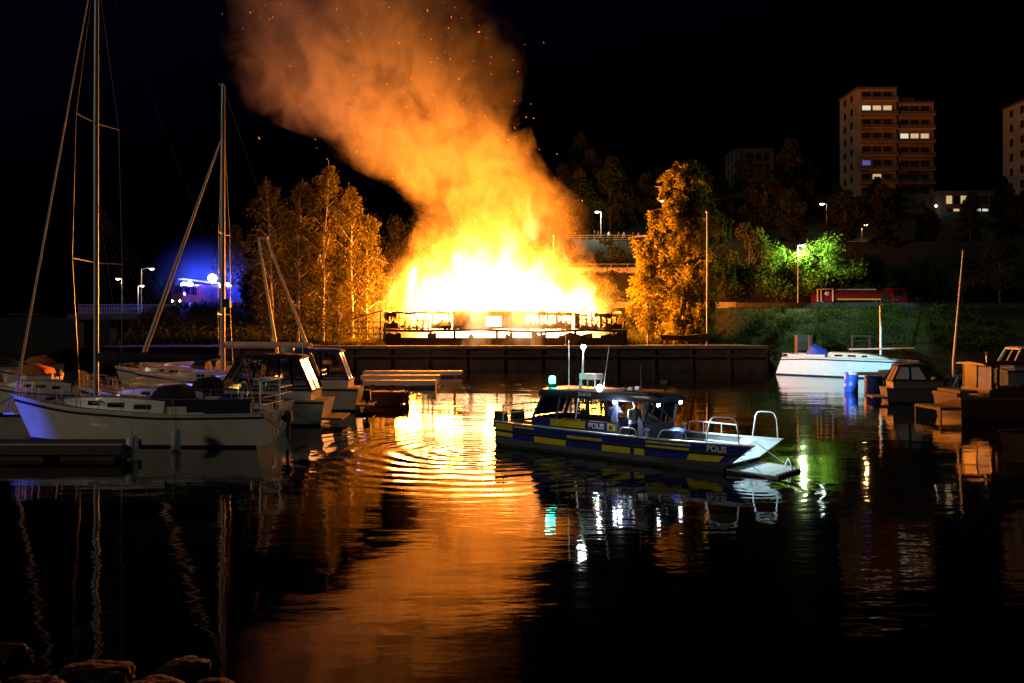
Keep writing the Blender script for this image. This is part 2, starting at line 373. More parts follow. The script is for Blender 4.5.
def plume_mesh(name, S, m, grow, bulge, nz, seed, n=40, yoff=0.0):
    z0, z1 = S[0][0], S[-1][0]; rings = []
    for j in range(nz + 1):
        z = lerp(z0, z1, j / nz)
        cx = interp([(s[0], s[1]) for s in S], z); rx = interp([(s[0], s[2]) for s in S], z); ry = interp([(s[0], s[3]) for s in S], z)
        ring = []
        for k in range(n):
            a = 2 * PI * k / n
            v = Vector((cx + rx * math.cos(a), FIRE_Y + yoff + ry * math.sin(a), z))
            q = bulge * (mnoise.noise(v * 0.22 + Vector((seed, 0, 0))) + 0.5 * mnoise.noise(v * 0.5 + Vector((0, seed, 0))))
            ring.append((v.x + math.cos(a) * (grow + q), v.y + math.sin(a) * (grow * 0.7 + q), z))
        rings.append(ring)
    return MB().loft(rings, True, True).build(name, m, smooth=80)

def plume_mat(name, S, kind):
    m = bpy.data.materials.new(name); m.use_nodes = True; nt = m.node_tree; L = nt.links.new
    nt.nodes.remove(nt.nodes['Principled BSDF'])
    def node(t, **k):
        n = nt.nodes.new(t)
        for a, v in k.items(): setattr(n, a, v)
        return n
    def mth(op, a, b_=None, clamp=False):
        n = node('ShaderNodeMath', operation=op, use_clamp=clamp)
        for i, v in enumerate((a, b_)):
            if v is None: continue
            if isinstance(v, (int, float)): n.inputs[i].default_value = v
            else: L(v, n.inputs[i])
        return n.outputs[0]
    def mr(x, a, b_, c, d, smooth=False):
        n = node('ShaderNodeMapRange'); n.clamp = True
        if smooth: n.interpolation_type = 'SMOOTHSTEP'
        for i, v in enumerate((a, b_, c, d)): n.inputs[1 + i].default_value = v
        L(x, n.inputs[0]); return n.outputs[0]
    tc = node('ShaderNodeTexCoord')
    def nz(scale, det, off=(0, 0, 0), zs=1.0, rough=0.55, dist=0.0):
        mp = node('ShaderNodeMapping'); mp.inputs['Location'].default_value = off; mp.inputs['Scale'].default_value = (1, 1, zs)
        L(tc.outputs['Object'], mp.inputs['Vector'])
        n = node('ShaderNodeTexNoise'); n.inputs['Scale'].default_value = scale; n.inputs['Detail'].default_value = det; n.inputs['Roughness'].default_value = rough; n.inputs['Distortion'].default_value = dist
        L(mp.outputs[0], n.inputs['Vector']); return n.outputs
    sp = node('ShaderNodeSeparateXYZ'); L(tc.outputs['Object'], sp.inputs[0])
    x, y, z = sp.outputs
    z0, z1 = S[0][0], S[-1][0]
    t = mr(z, z0, z1, 0, 1)
    def curve(vals, lo, hi):
        n = node('ShaderNodeFloatCurve'); c = n.mapping.curves[0]
        pts = [((s[0] - z0) / (z1 - z0), (v - lo) / (hi - lo)) for s, v in zip(S, vals)]
        c.points[0].location = pts[0]; c.points[1].location = pts[-1]
        for p in pts[1:-1]: c.points.new(*p)
        n.mapping.update(); L(t, n.inputs['Value'])
        return mr(n.outputs[0], 0, 1, lo, hi)
    cx = curve([s[1] for s in S], -30, 20); rx = curve([s[2] for s in S], 0, 20); ry = curve([s[3] for s in S], 0, 15)
    dx = mth('DIVIDE', mth('SUBTRACT', x, cx), rx); dy = mth('DIVIDE', mth('SUBTRACT', y, FIRE_Y), ry)
    d = mth('SQRT', mth('ADD', mth('MULTIPLY', dx, dx), mth('MULTIPLY', dy, dy)))
    if kind == 'smoke':
        n1 = mr(nz(0.10, 7, (3, 1, 7), 0.85, 0.66, 0.9)[0], 0.32, 0.68, -1, 1)
        n2 = nz(0.26, 6, (11, 4, 0), 0.8, 0.6, 1.2)[0]
        e = mth('ADD', d, mth('MULTIPLY', n1, 0.42))
        dens = mr(e, 1.02, 0.84, 0, 1, True)
        mod = mr(n2, 0.38, 0.60, 0.10, 1.45, True)
        core = curve([interp(list(zip((-5, 8.9, 13.5, 19, 25, 30, 36, 42, 50), (0, -2, -2.5, -5, -9, -13.5, -19, -22, -23))), s[0]) for s in S], -30, 20)
        cdst = mth('DIVIDE', mth('ABSOLUTE', mth('SUBTRACT', x, core)), 12.0)
        mod = mth('MULTIPLY', mod, mr(cdst, 0.35, 1.2, 1.0, 0.22, True))  # denser along a core path to shape the bright slanting band
        dens = mth('MULTIPLY', dens, mod)
        # density per height shaped for how brightly each level should glow
        dens = mth('MULTIPLY', dens, curve([interp([(4, .075), (9, .05), (13, .028), (17, .019), (22, .040), (27, .066), (32, .055), (38, .030), (48, .020)], s[0]) for s in S], 0, 0.2))
        sc_ = node('ShaderNodeVolumeScatter'); sc_.inputs['Color'].default_value = (0.95, 0.86, 0.55, 1); sc_.inputs['Anisotropy'].default_value = 0.1
        L(dens, sc_.inputs['Density'])
        ab = node('ShaderNodeVolumeAbsorption'); ab.inputs['Color'].default_value = (0.95, 0.86, 0.55, 1)
        L(dens, ab.inputs['Density'])
        a = node('ShaderNodeAddShader'); L(sc_.outputs[0], a.inputs[0]); L(ab.outputs[0], a.inputs[1])
        L(a.outputs[0], nt.nodes['Material Output'].inputs['Volume'])
    else:
        n1 = mr(nz(0.30, 6, (2, 9, 3), 0.5, 0.62, 1.0)[0], 0.32, 0.68, -1, 1)
        e = mth('ADD', d, mth('MULTIPLY', n1, mr(z, 5, 14, 0.16, 0.70)))
        body = mr(e, 0.98, 0.42, 0, 1, True)
        hot = mth('MULTIPLY', body, mr(mth('ADD', z, mth('MULTIPLY', n1, 4.5)), 6.0, 17.5, 1.0, 0.0))                       # hotter low down
        heat = mth('POWER', hot, 1.6)
        ramp = node('ShaderNodeValToRGB'); el = ramp.color_ramp.elements
        el[0].position = 0.0; el[0].color = (1.0, 0.22, 0.012, 1); el[1].position = 0.8; el[1].color = (1.0, 0.58, 0.25, 1)
        q_ = el.new(0.3); q_.color = (1.0, 0.36, 0.08, 1)
        L(hot, ramp.inputs[0])
        em = node('ShaderNodeEmission'); L(ramp.outputs[0], em.inputs['Color'])
        st = mth('ADD', mth('MULTIPLY', heat, 1.9), mth('MULTIPLY', body, 0.035))
        L(st, em.inputs['Strength'])
        L(em.outputs[0], nt.nodes['Material Output'].inputs['Volume'])
    return m
SM = plume_mat('smoke', SMOKE, 'smoke'); FM = plume_mat('flame', FLAME, 'flame')
o = plume_mesh('smoke_plume', SMOKE, SM, 0.9, 1.6, 34, 3.0); tag(o, 'orange lit smoke plume rising and leaning over the burning pavilion', 'smoke', kind='stuff')
o = plume_mesh('flames', FLAME, FM, 0.3, 0.5, 24, 8.0, yoff=-0.6); tag(o, 'white hot flames filling and roofing the burning pavilion', 'fire', kind='stuff')

# sparks drifting in the smoke
rnd = random.Random(5); mb = MB()
for i in range(260):
    py = rnd.uniform(-10, 235); t = (235 - py) / 245
    px = lerp(500, 350, t) + rnd.gauss(0, 38 + 42 * t); Y = FIRE_Y + rnd.uniform(-9, 3)
    p = P(px, py, Y); r = rnd.choice((0.02, 0.025, 0.03, 0.045)); v = Vector((rnd.uniform(-1, 1), rnd.uniform(-1, 1), rnd.uniform(0.2, 1.5))).normalized() * r * rnd.uniform(1, 3)
    mb.tube([p - v, p + v], r * 0.8, 4)
M['spark'] = mat('spark', (1, 0.4, 0.1), 0.5, emit=(1.0, 0.33, 0.05), estr=1.3)
tag(mb.build('sparks', M['spark']), 'glowing sparks scattered through the smoke', 'sparks', kind='stuff')

# ------------------------------------------------------------------ the burning pavilion
pav = thing('burning_pavilion', 'long low timber pavilion burnt to its frame and full of flames', 'building', (0, 0, 0))
FY = 96.0
def fx(px): return PX(px, FY)
def fz(py): return PZ(py, FY)
z_fl, z_ev = fz(329), fz(312.5)
for a, b_, d0, d1, yf in ((384, 431, .0, -.10, -.9), (431.4, 484, -.06, .05, -.75), (484.4, 541, .03, -.22, -.9), (541.4, 585, -.2, .02, -.7), (585.4, 626, .04, -.12, -.85)):
    MB().loft([[(fx(q), FY + yf, z_fl - .28 + d), (fx(q), FY + 9.5, z_fl - .28 + d), (fx(q), FY + 9.5, z_fl + d), (fx(q), FY + yf, z_fl + d)] for q, d in ((a, d0), (b_, d1))]).build('floor', M['char'], pav)
for px in (386, 431, 455, 497, 541, 575, 623):
    for yy in (FY - 0.6, FY + 8.5):
        MB().box((fx(px), yy, (2.5 + z_fl - 0.28) / 2), (0.28, 0.28, z_fl - 0.28 - 2.5)).build('pile', M['char'], pav)
rnd = random.Random(2)
for px, top in ((386, 312), (394, 312.5), (432.5, 313), (449, 313), (456, 312.5), (517, 312), (524, 313), (531, 313), (539, 313), (557, 312.5), (571, 313), (577, 313), (586, 314), (601, 314), (606.5, 313), (616, 317), (624, 321)):
    MB().box((fx(px), FY, (z_fl + fz(top)) / 2), (rnd.choice((0.16, 0.2, 0.26)), 0.2, fz(top) - z_fl)).build('post', M['char'], pav)
for px in (388, 420, 452, 500, 540, 580, 618):
    MB().box((fx(px), FY + 8.8, (z_fl + z_ev) / 2), (0.25, 0.25, z_ev - z_fl)).build('post', M['char'], pav)
def beam(x0, x1, py0, py1, yy=FY, t=0.16): MB().bar((fx(x0), yy, fz(py0)), (fx(x1), yy, fz(py1)), t, t).build('roof_beam', M['char'], pav)
for a in ((384, 431, 313.5, 312.2), (436, 456, 311.5, 313.5), (517, 541, 311.2, 314.2), (557, 588, 312, 316), (600, 618, 314, 316)): beam(*a)
for px in (388, 432, 455, 516, 545, 575, 622):
    MB().bar((fx(px), FY, z_ev), (fx(px) + rnd.uniform(-.5, .5), FY + 8.8, z_ev + rnd.uniform(-.4, .3)), 0.16).build('rafter', M['char'], pav)
for px in (389, 399, 404.5, 409, 417, 422.5, 428, 439, 444, 460, 465, 519.5, 527.5, 535, 543, 548, 553, 562, 567, 583, 592, 597, 611):
    h_ = rnd.choice((313, 314, 316, 319, 321, 313)); MB().bar((fx(px), FY + rnd.uniform(.05, .5), z_fl - .1), (fx(px + rnd.uniform(-.8, .8)), FY + rnd.uniform(.05, .5), fz(h_)), rnd.uniform(.09, .2), .12).build('stud', M['char'], pav)
for a in ((398, 410, 318, 318.5), (409, 430, 321, 320), (457, 470, 319, 319.5), (541, 556, 317, 318.5), (580, 600, 319, 322)):
    MB().bar((fx(a[0]), FY - .05, fz(a[2])), (fx(a[1]), FY - .05, fz(a[3])), .1, .1).build('cross_rail', M['char'], pav)
# solid front wall with one window hole
wl = MB(); t = 0.16
x0, x1, w0, w1 = fx(453), fx(516), fx(486), fx(502); zt, zb = fz(310.8), z_fl + 0.003; h0, h1 = fz(327), fz(316)
wl.bb(x0, w0, FY - t, FY - 0.02, zb, zt); wl.bb(w1, x1, FY - t, FY - 0.02, zb, zt); wl.bb(w0, w1, FY - t, FY - 0.02, zb, h0); wl.bb(w0, w1, FY - t, FY - 0.02, h1, zt)
wo = wl.build('front_wall', M['char'], pav)
fr = MB()
for a, b_ in (((w0, h0), (w1, h0)), ((w0, h1), (w1, h1)), ((w0, h0), (w0, h1)), ((w1, h0), (w1, h1))): fr.bar((a[0], FY - 0.2, a[1]), (b_[0], FY - 0.2, b_[1]), 0.1, 0.08)
fr.build('window_frame', M['char'], wo)
def wall(px0, px1, py0, py1, name='wall_panel', jag=0):
    pts = [(fx(px0), FY - 0.12, fz(py1)), (fx(px1), FY - 0.12, fz(py1))]; n = 9
    for i in range(n + 1):
        pts.append((lerp(fx(px1), fx(px0), i / n), FY - 0.12, fz(py0 + rnd.uniform(0, jag))))
    MB().panel(pts, 0.1, (0, 1, 0)).build(name, M['char'], pav)
wall(396, 431, 327.5, 329, jag=1); wall(433, 449, 323, 329, jag=4); wall(557, 571, 321, 329, jag=3); wall(557, 571, 312.5, 315.5, jag=1.5); wall(574.5, 580, 313, 329); wall(606, 622, 323, 329, jag=2); wall(524, 538, 320, 329, jag=5); wall(517, 524, 312, 329)
def hanging(px0, px1, py0, py1, jag):
    n = 11; pts = [(lerp(fx(px1), fx(px0), i / n), FY - 0.1, fz(py0 + rnd.uniform(-.9, .9))) for i in range(n + 1)] + [(lerp(fx(px0), fx(px1), i / n), FY - 0.1, fz(py1 + rnd.uniform(0, jag))) for i in range(n + 1)]
    MB().panel(pts, 0.09, (0, 1, 0)).build('wall_panel', M['char'], pav)
hanging(516, 546, 311.5, 314, 4); hanging(384, 397, 312, 315, 9); hanging(396, 450, 311.8, 313, 1.6); hanging(540, 572, 312, 314, 2.5); hanging(594, 612, 313.5, 315, 5)
wall(431, 452, 321, 329, jag=3); wall(384, 398, 320, 329, jag=4); wall(538, 560, 322, 329, jag=3); wall(580, 608, 325, 329, jag=3)
def window_frame(px0, px1, py0, py1, nx, ny):
    f = MB()
    for i in range(nx + 1): f.bar((lerp(fx(px0), fx(px1), i / nx), FY - 0.05, fz(py1)), (lerp(fx(px0), fx(px1), i / nx), FY - 0.05, fz(py0)), 0.09, 0.09)
    for j in range(ny + 1): f.bar((fx(px0), FY - 0.06, lerp(fz(py1), fz(py0), j / ny)), (fx(px1), FY - 0.06, lerp(fz(py1), fz(py0), j / ny)), 0.07, 0.07)
    f.build('window_frame', M['char'], pav)
window_frame(433, 449, 313.5, 322.5, 2, 2); window_frame(457, 470, 313.5, 322.5, 1, 1); window_frame(540, 556, 313.5, 328, 4, 1); window_frame(557, 571, 315.5, 321, 2, 1)
for a in ((582, 329, 590, 314), (590, 329, 586, 318), (592, 315, 597, 329), (527, 314, 531, 328), (566, 313, 572, 300)):
    MB().bar((fx(a[0]), FY + 0.5, fz(a[1])), (fx(a[2]), FY + 0.5, fz(a[3])), 0.13, 0.1).build('fallen_rafter', M['char'], pav)
# lean-to porch at the birch end
pl_ = MB(); pl_.bb(fx(384), fx(626), FY - 1.0, FY - .93, 2.45, fz(337.5)); pl_.build('plinth', M['char'], pav)
for a, b_ in ((384, 402), (428, 437), (469, 474), (505, 513), (531, 546), (558, 592), (600, 626)):
    pts = [(fx(a), FY - 0.8, 2.5), (fx(b_), FY - 0.8, 2.5)] + [(lerp(fx(b_), fx(a), q_ / 6), FY - 0.8, z_fl - .28 - rnd.uniform(0, .5)) for q_ in range(7)]
    MB().panel(pts, 0.08, (0, 1, 0)).build('skirting', M['char'], pav)
for k_ in range(46):
    px = rnd.uniform(388, 622); yy = FY + rnd.uniform(0.3, 7); a = Vector((fx(px), yy, z_fl + rnd.uniform(0, .3))); hgt = rnd.uniform(.4, 2.4); b_ = a + Vector((rnd.gauss(0, .8), rnd.gauss(0, .5), hgt))
    MB().bar(a, b_, rnd.uniform(.07, .16), rnd.uniform(.06, .12)).build('charred_timber', M['char'], pav)
for k_ in range(16):
    px = rnd.uniform(392, 615); a = Vector((fx(px), FY + rnd.uniform(0, 2), z_ev - rnd.uniform(0, .3))); b_ = a + Vector((rnd.gauss(0, .7), rnd.uniform(.3, 3), rnd.uniform(.2, 1.0)))
    MB().bar(a, b_, .12, .09).build('broken_rafter', M['char'], pav)
for px, w_, h_ in ((405, 2.2, .5), (444, 1.4, .8), (528, 1.8, .9), (548, 2.2, .6), (566, 1.2, .9), (596, 2.4, .6), (612, 1.6, 1.0)):
    dm = MB(); c_ = Vector((fx(px), FY + .8, z_fl))
    for q_ in range(22): dm.box(c_ + Vector((rnd.gauss(0, w_ * .35), rnd.gauss(0, .4), abs(rnd.gauss(0, h_ * .45)))), (rnd.uniform(.1, .5), rnd.uniform(.1, .4), rnd.uniform(.05, .2)), 0, 0, Euler((rnd.uniform(-1, 1), rnd.uniform(-1, 1), rnd.uniform(0, 3))))
    tag(dm.build('debris', M['char'], pav), kind='stuff')
pr = MB(); pr.panel([(fx(348), FY - 0.6, fz(321)), (fx(384), FY - 0.6, fz(311)), (fx(384), FY + 4, fz(311)), (fx(348), FY + 4, fz(321))], 0.14, (0, 0, 1)); pr.build('porch_roof', M['char'], pav)
for px, top in ((349, 321), (359, 318.5), (367, 316), (374, 314), (381, 312.5)): MB().bar((fx(px), FY - 0.4, 2.5), (fx(px), FY - 0.4, fz(top)), 0.12).build('porch_post', M['char'], pav)
pg = MB()
for py in (322, 328, 334): pg.bar((fx(349), FY - 0.35, fz(py)), (fx(384), FY - 0.35, fz(py)), 0.08)
for px in range(352, 384, 4): pg.bar((fx(px), FY - 0.33, fz(335)), (fx(px), FY - 0.33, fz(328)), 0.06)
pg.build('porch_railing', M['char'], pav)

# slim poles standing by the fire
def pole(px, pyt, Y, zb, r, m, label, lean=0.0, name='flagpole', cat='pole', ball=True):
    t = thing(name, label, cat, (PX(px, Y), Y, zb)); H = PZ(pyt, Y) - zb
    MB().tube([(0, 0, 0), (lean * H * 0.5, 0, H * 0.5), (lean * H, 0, H)], [r, r * 0.85, r * 0.6], 8).build('shaft', m, t, 60)
    if ball: MB().ball((lean * H, 0, H + r), r * 1.6, 8, 6).build('finial', m, t, 60)
    MB().lathe([(r * 2.2, 0), (r * 2.2, 0.12), (r * 1.2, 0.3)], n=8).build('foot', m, t)
    return t
pole(566, 284, 93.5, 2.55, 0.055, M['pole'], 'thin dark flagpole standing against the flames', name='flagpole')
pole(553.5, 236, 106.5, 2.5, 0.05, M['pole_white'], 'thin orange lit flagpole behind the pavilion roof')
pole(385.5, 304, 94.5, 2.55, 0.05, M['char'], 'short dark post at the porch end of the pavilion', name='lamp_post')
pole(707, 213, 92.5, 2.55, 0.085, M['pole_white'], 'tall white flagpole beside the big birch on the quay')

# ------------------------------------------------------------------ trees
def leaf_mesh(centers, size, seed, droop=0.0):
    """one small bent quad per centre, random attitude"""
    r = np.random.default_rng(seed); n = len(centers); c = np.asarray(centers, float)
    a = r.normal(size=(n, 3)); a[:, 2] -= droop; a /= np.linalg.norm(a, axis=1)[:, None]
    b = np.cross(a, r.normal(size=(n, 3))); b /= np.linalg.norm(b, axis=1)[:, None]
    s = size * r.uniform(0.6, 1.35, (n, 1))
    v = np.empty((n, 4, 3)); v[:, 0] = c - a * s; v[:, 1] = c + b * s * 0.55; v[:, 2] = c + a * s; v[:, 3] = c - b * s * 0.55
    me = bpy.data.meshes.new('leaves'); me.vertices.add(n * 4); me.vertices.foreach_set('co', v.reshape(-1))
    me.loops.add(n * 4); me.polygons.add(n)
    me.loops.foreach_set('vertex_index', np.arange(n * 4)); me.polygons.foreach_set('loop_start', np.arange(n) * 4)
    me.update(calc_edges=True); me.validate(); return me
def put(me, name, m, parent):
    me.materials.append(m); o = bpy.data.objects.new(name, me); col.objects.link(o); o.parent = parent; return o

def birch(loc, H, W, label, seed, leaves=11000, lean=0.0, group=None, base=0.12, lsize=0.16, name='birch_tree', leafm='birch_leaf', skew=0.0, nbr=46):
    r = random.Random(seed); t = thing(name, label, 'tree', loc, 0, group)
    tr = MB(); pts, rs = [], []
    wob = [r.uniform(-.25, .25) for _ in range(9)]
    for i in range(9):
        f = i / 8; pts.append((lean * H * f * f + wob[i] * f, wob[-i] * f, H * 0.94 * f)); rs.append(lerp(0.018 * H * 0.75, 0.03, f ** 0.8))
    tr.tube(pts, rs, 8)
    def at(f):
        k = min(7, int(f * 8)); u = f * 8 - k; return Vector(pts[k]).lerp(Vector(pts[k + 1]), u)
    cen = []
    nb = nbr
    prof = [(0.0, 0.25), (0.15, 0.75), (0.35, 1.0), (0.55, 0.85), (0.75, 0.6), (0.9, 0.36), (1.0, 0.1)]
    strands = []
    for i in range(nb):
        f = lerp(base, 0.97, (i + r.random()) / nb); u = (f - base) / (1 - base)
        a = i * 2.4 + r.uniform(-.4, .4); ln = W * 0.5 * interp(prof, u) * r.uniform(0.55, 1.15)
        p0 = at(f); d = Vector((math.cos(a) + skew * (1 - u), math.sin(a), 0.0))
        p1 = p0 + d * ln * 0.55 + Vector((0, 0, ln * r.uniform(0.35, 0.65))); p2 = p0 + d * ln + Vector((0, 0, ln * r.uniform(0.2, 0.5)))
        rr = lerp(0.07, 0.02, u) * H / 18
        tr.tube([p0, p1, p2], [rr, rr * 0.6, rr * 0.25], 5)
        for k in range(7):
            s0 = p0.lerp(p1, r.uniform(.35, 1)) if r.random() < .4 else p1.lerp(p2, r.random())
            strands.append((s0, ln, u))
    per = leaves // len(strands)
    for s0, ln, u in strands:
        L = r.uniform(0.5, 1.5) * (0.10 * H) * (1 - 0.45 * u); dr = Vector((r.gauss(0, .3), r.gauss(0, .3), 0)) * min(1.5, ln * .5)
        for k in range(per):
            q = (k + r.random()) / per
            cen.append(s0 + dr * q + Vector((r.gauss(0, .2), r.gauss(0, .2), -L * q + 0.35 * (1 - q) * q)))
    tr.build('trunk', M['birch_bark'], t, 60)
    put(leaf_mesh(cen, lsize, seed, 0.8), 'crown', M[leafm], t)
    return t
def broadleaf(loc, H, W, label, seed, leaves=7000, leafm='leaf', base=0.2, lsize=0.2, group=None, name='broadleaf_tree', flat=1.0, nb=18, bark='bark'):
    r = random.Random(seed); t = thing(name, label, 'tree', loc, 0, group)
    tr = MB(); tr.tube([(0, 0, -0.5), (r.uniform(-.1, .1), 0, H * .3), (r.uniform(-.4, .4), r.uniform(-.3, .3), H * .75)], [0.02 * H, 0.015 * H, 0.005 * H], 8)
    blobs = []
    for i in range(nb):
        u = (i + r.random()) / nb; a = r.uniform(0, 2 * PI); rad = W * 0.5 * math.sin(PI * min(1, (0.18 + 0.8 * u))) * r.uniform(.25, .9)
        c = Vector((math.cos(a) * rad, math.sin(a) * rad, H * lerp(base + 0.12, 0.93, u)))
        blobs.append((c, W * r.uniform(0.11, 0.2))); z0 = H * r.uniform(.2, .5)
        tr.tube([(0, 0, z0), c * 0.5 + Vector((0, 0, z0 * .55)), c], [0.007 * H, 0.004 * H, 0.002 * H], 5)
    cen = []; n = leaves // len(blobs)
    for c, R_ in blobs:
        for k in range(n):
            v = Vector((r.gauss(0, 1), r.gauss(0, 1), r.gauss(0, .75) * flat)); v.normalize(); v *= R_ * (r.random() ** 0.4) * r.uniform(.7, 1.25)
            cen.append(c + v)
    tr.build('trunk', M[bark], t, 60); put(leaf_mesh(cen, lsize, seed), 'crown', M[leafm], t)
    return t
def gz(px, Y): return ground_z(PX(px, Y), Y)
def tl(px, Y, dz=0): return (PX(px, Y), Y, gz(px, Y) + dz)

# the big birch on the quay
birch((PX(684, 102.5), 102.5, 2.5), PZ(148, 102.5) - 2.5, 12.5, 'tall orange lit birch with weeping branches beside the white flagpole', 11, leaves=60000, lean=0.0, base=0.05, lsize=0.19, skew=-0.1, nbr=95)
birch((PX(648, 97), 97, 2.5), PZ(258, 97) - 2.5, 5.5, 'small drooping birch between the pavilion and the tall birch', 13, leaves=7000, base=0.2, lsize=0.14)
# the birches by the porch
for i, (px, Y, top, W, lab) in enumerate(((322, 95, 148, 9, 'tallest birch of the clump by the pavilion porch'), (352, 98, 172, 8, 'brightest birch of the clump, next to the porch roof'), (298, 97, 168, 8, 'slim birch in the middle of the clump behind the mast crane'), (272, 101, 165, 8.5, 'dim birch at the dark edge of the clump beside the white mast'), (338, 92.5, 262, 4.5, 'young low birch leaning in front of the clump'), (366, 101, 205, 6, 'birch half hidden in the smoke above the porch'))):
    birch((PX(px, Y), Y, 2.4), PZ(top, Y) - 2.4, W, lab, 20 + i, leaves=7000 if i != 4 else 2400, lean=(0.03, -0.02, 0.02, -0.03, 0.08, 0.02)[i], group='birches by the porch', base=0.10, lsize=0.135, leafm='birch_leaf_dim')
# trees around the street lamp
broadleaf(tl(826, 118, 0), PZ(240, 118) - gz(826, 118), 10.5, 'bright green tree beside the street lamp above the fire engine', 41, 12000, 'leaf', group='trees on the slope')
broadleaf(tl(777, 119, 0), PZ(250, 119) - gz(777, 119), 10, 'green tree lit from one side, between the lamp post and the birch', 42, 6500, 'leaf', group='trees on the slope')
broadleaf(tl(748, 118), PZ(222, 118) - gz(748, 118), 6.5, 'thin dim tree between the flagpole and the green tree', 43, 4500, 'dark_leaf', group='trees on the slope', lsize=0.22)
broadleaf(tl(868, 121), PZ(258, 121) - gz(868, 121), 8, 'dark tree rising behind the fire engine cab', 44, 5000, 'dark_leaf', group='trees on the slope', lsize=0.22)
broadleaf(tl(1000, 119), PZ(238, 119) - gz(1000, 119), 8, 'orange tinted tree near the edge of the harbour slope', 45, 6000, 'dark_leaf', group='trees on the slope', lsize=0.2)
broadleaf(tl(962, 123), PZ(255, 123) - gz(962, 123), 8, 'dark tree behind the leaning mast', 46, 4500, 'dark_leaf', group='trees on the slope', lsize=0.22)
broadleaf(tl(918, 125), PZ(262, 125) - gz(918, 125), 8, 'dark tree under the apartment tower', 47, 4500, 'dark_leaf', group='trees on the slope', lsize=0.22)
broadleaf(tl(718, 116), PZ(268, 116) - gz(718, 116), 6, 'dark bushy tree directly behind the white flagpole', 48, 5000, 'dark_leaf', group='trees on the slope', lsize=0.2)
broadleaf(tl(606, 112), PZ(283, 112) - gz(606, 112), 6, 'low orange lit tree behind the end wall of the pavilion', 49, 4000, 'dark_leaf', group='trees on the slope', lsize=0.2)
for i, (px, Y, h_) in enumerate(((272, 110, 11), (288, 113, 13), (304, 114, 9))): broadleaf(tl(px, Y, 0), h_, 8, ('dark dense tree beside the white mast, behind the birch clump', 'tallest dark dense tree behind the birch clump', 'lowest dark dense tree next to the fire engines')[i], 90 + i, 6500, 'wood_leaf', base=0.0, nb=26, lsize=0.26, group='dark trees by the fire engines', bark='wood_bark')
# hillside wood: individual dark trees, nothing tells them apart
pa = broadleaf(tl(580, 165), 13, 9, 'dark tree in the unlit wood on the hillside', 61, 6500, 'wood_leaf', base=-0.08, nb=34, bark='wood_bark', group='dark trees on the hillside', lsize=0.34, name='hillside_tree')
pb = broadleaf(tl(610, 168), 15, 8, 'dark tree in the unlit wood on the hillside', 62, 6500, 'wood_leaf', base=-0.08, nb=34, bark='wood_bark', group='dark trees on the hillside', lsize=0.34, name='hillside_tree')
rnd = random.Random(77)
for i, (px, Y) in enumerate([(560, 172), (575, 178), (595, 176), (628, 172), (645, 176), (660, 182), (630, 186), (605, 190), (575, 192), (725, 175), (745, 180), (765, 172), (785, 178), (805, 185), (835, 178), (848, 172), (880, 176), (900, 182), (1005, 178), (1020, 184), (790, 152), (850, 150), (885, 148), (930, 152), (975, 150), (1010, 154), (700, 165), (680, 170)]):
    c = copy_tree(pa if i % 2 else pb); c.location = tl(px + rnd.uniform(-5, 5), Y, -0.3); c.rotation_euler.z = rnd.uniform(0, 6.28); s = rnd.uniform(.7, 1.15) * (0.75 if Y < 160 else 1) * (0.55 if px > 815 and Y > 160 else 1); c.scale = (s, s, s * rnd.uniform(.85, 1.15))
# dark screen of trees on the road behind the fire trucks and the birches
for i, px in enumerate((232, 262, 290, 318, 345, 372, 396, 420)):
    c = copy_tree(pa if i % 2 else pb); c.location = tl(px, 129 + (i % 3) * 3, -0.3); c.rotation_euler.z = rnd.uniform(0, 6.28); s = rnd.uniform(.75, 1.0); c.scale = (s, s, s)

# undergrowth on the bank: leaves and blades in clumps
def scatter(name, label, cat, region, n, size, m, seed, hgt, clump):
    r = random.Random(seed); pts = []
    cl = [(r.uniform(*region[0]), r.uniform(*region[1])) for _ in range(clump)]
    while len(pts) < n:
        c = r.choice(cl); k0 = 0.5 + 0.9 * abs(mnoise.noise(Vector((c[1], c[0], 4)) * 3)); x = c[0] + r.gauss(0, 0.9) * k0; Y = c[1] + r.gauss(0, 0.6) * k0
        if not (region[0][0] < x < region[0][1] and region[1][0] < Y < region[1][1]): continue
        k = 0.5 + 0.8 * abs(mnoise.noise(Vector((c[0], c[1], 0)) * 3))
        pts.append((x, Y, ground_z(x, Y) + abs(r.gauss(0, hgt * k))))
    me = leaf_mesh(pts, size, seed, -0.6); me.materials.append(m); o = bpy.data.objects.new(name, me); col.objects.link(o)
    tag(o, label, cat, kind='stuff')
scatter('grass', 'low green grass on the bank below the road', 'grass', ((17, 62), (100.2, 112.9)), 26000, 0.10, M['grass'], 71, 0.14, 1500)
scatter('undergrowth', 'scattered bushes and tall weeds on the bank below the road', 'undergrowth', ((19, 60), (100.6, 112.2)), 11000, 0.15, M['grass'], 78, 0.75, 62)
scatter('hillside_scrub', 'dark scrub on the terraces behind the pavilion', 'scrub', ((0, 36), (126.5, 149)), 12000, 0.26, M['dark_leaf'], 72, 0.6, 160)
scatter('quay_bushes', 'orange lit bushes growing around the porch', 'bushes', ((PX(322, 94), PX(386, 94)), (92.6, 97)), 4500, 0.13, M['birch_leaf'], 73, 0.55, 40)
scatter('slope_bushes', 'dark bushes on the slope behind the moored boats', 'bushes', ((PX(120, 108), PX(372, 108)), (103, 113)), 16000, 0.22, M['dark_leaf'], 75, 0.9, 170)
scatter('terrace_grass', 'green grass on the terrace above the street lamp', 'grass', ((36, 62), (126.5, 148)), 9000, 0.14, M['grass'], 79, 0.2, 900)
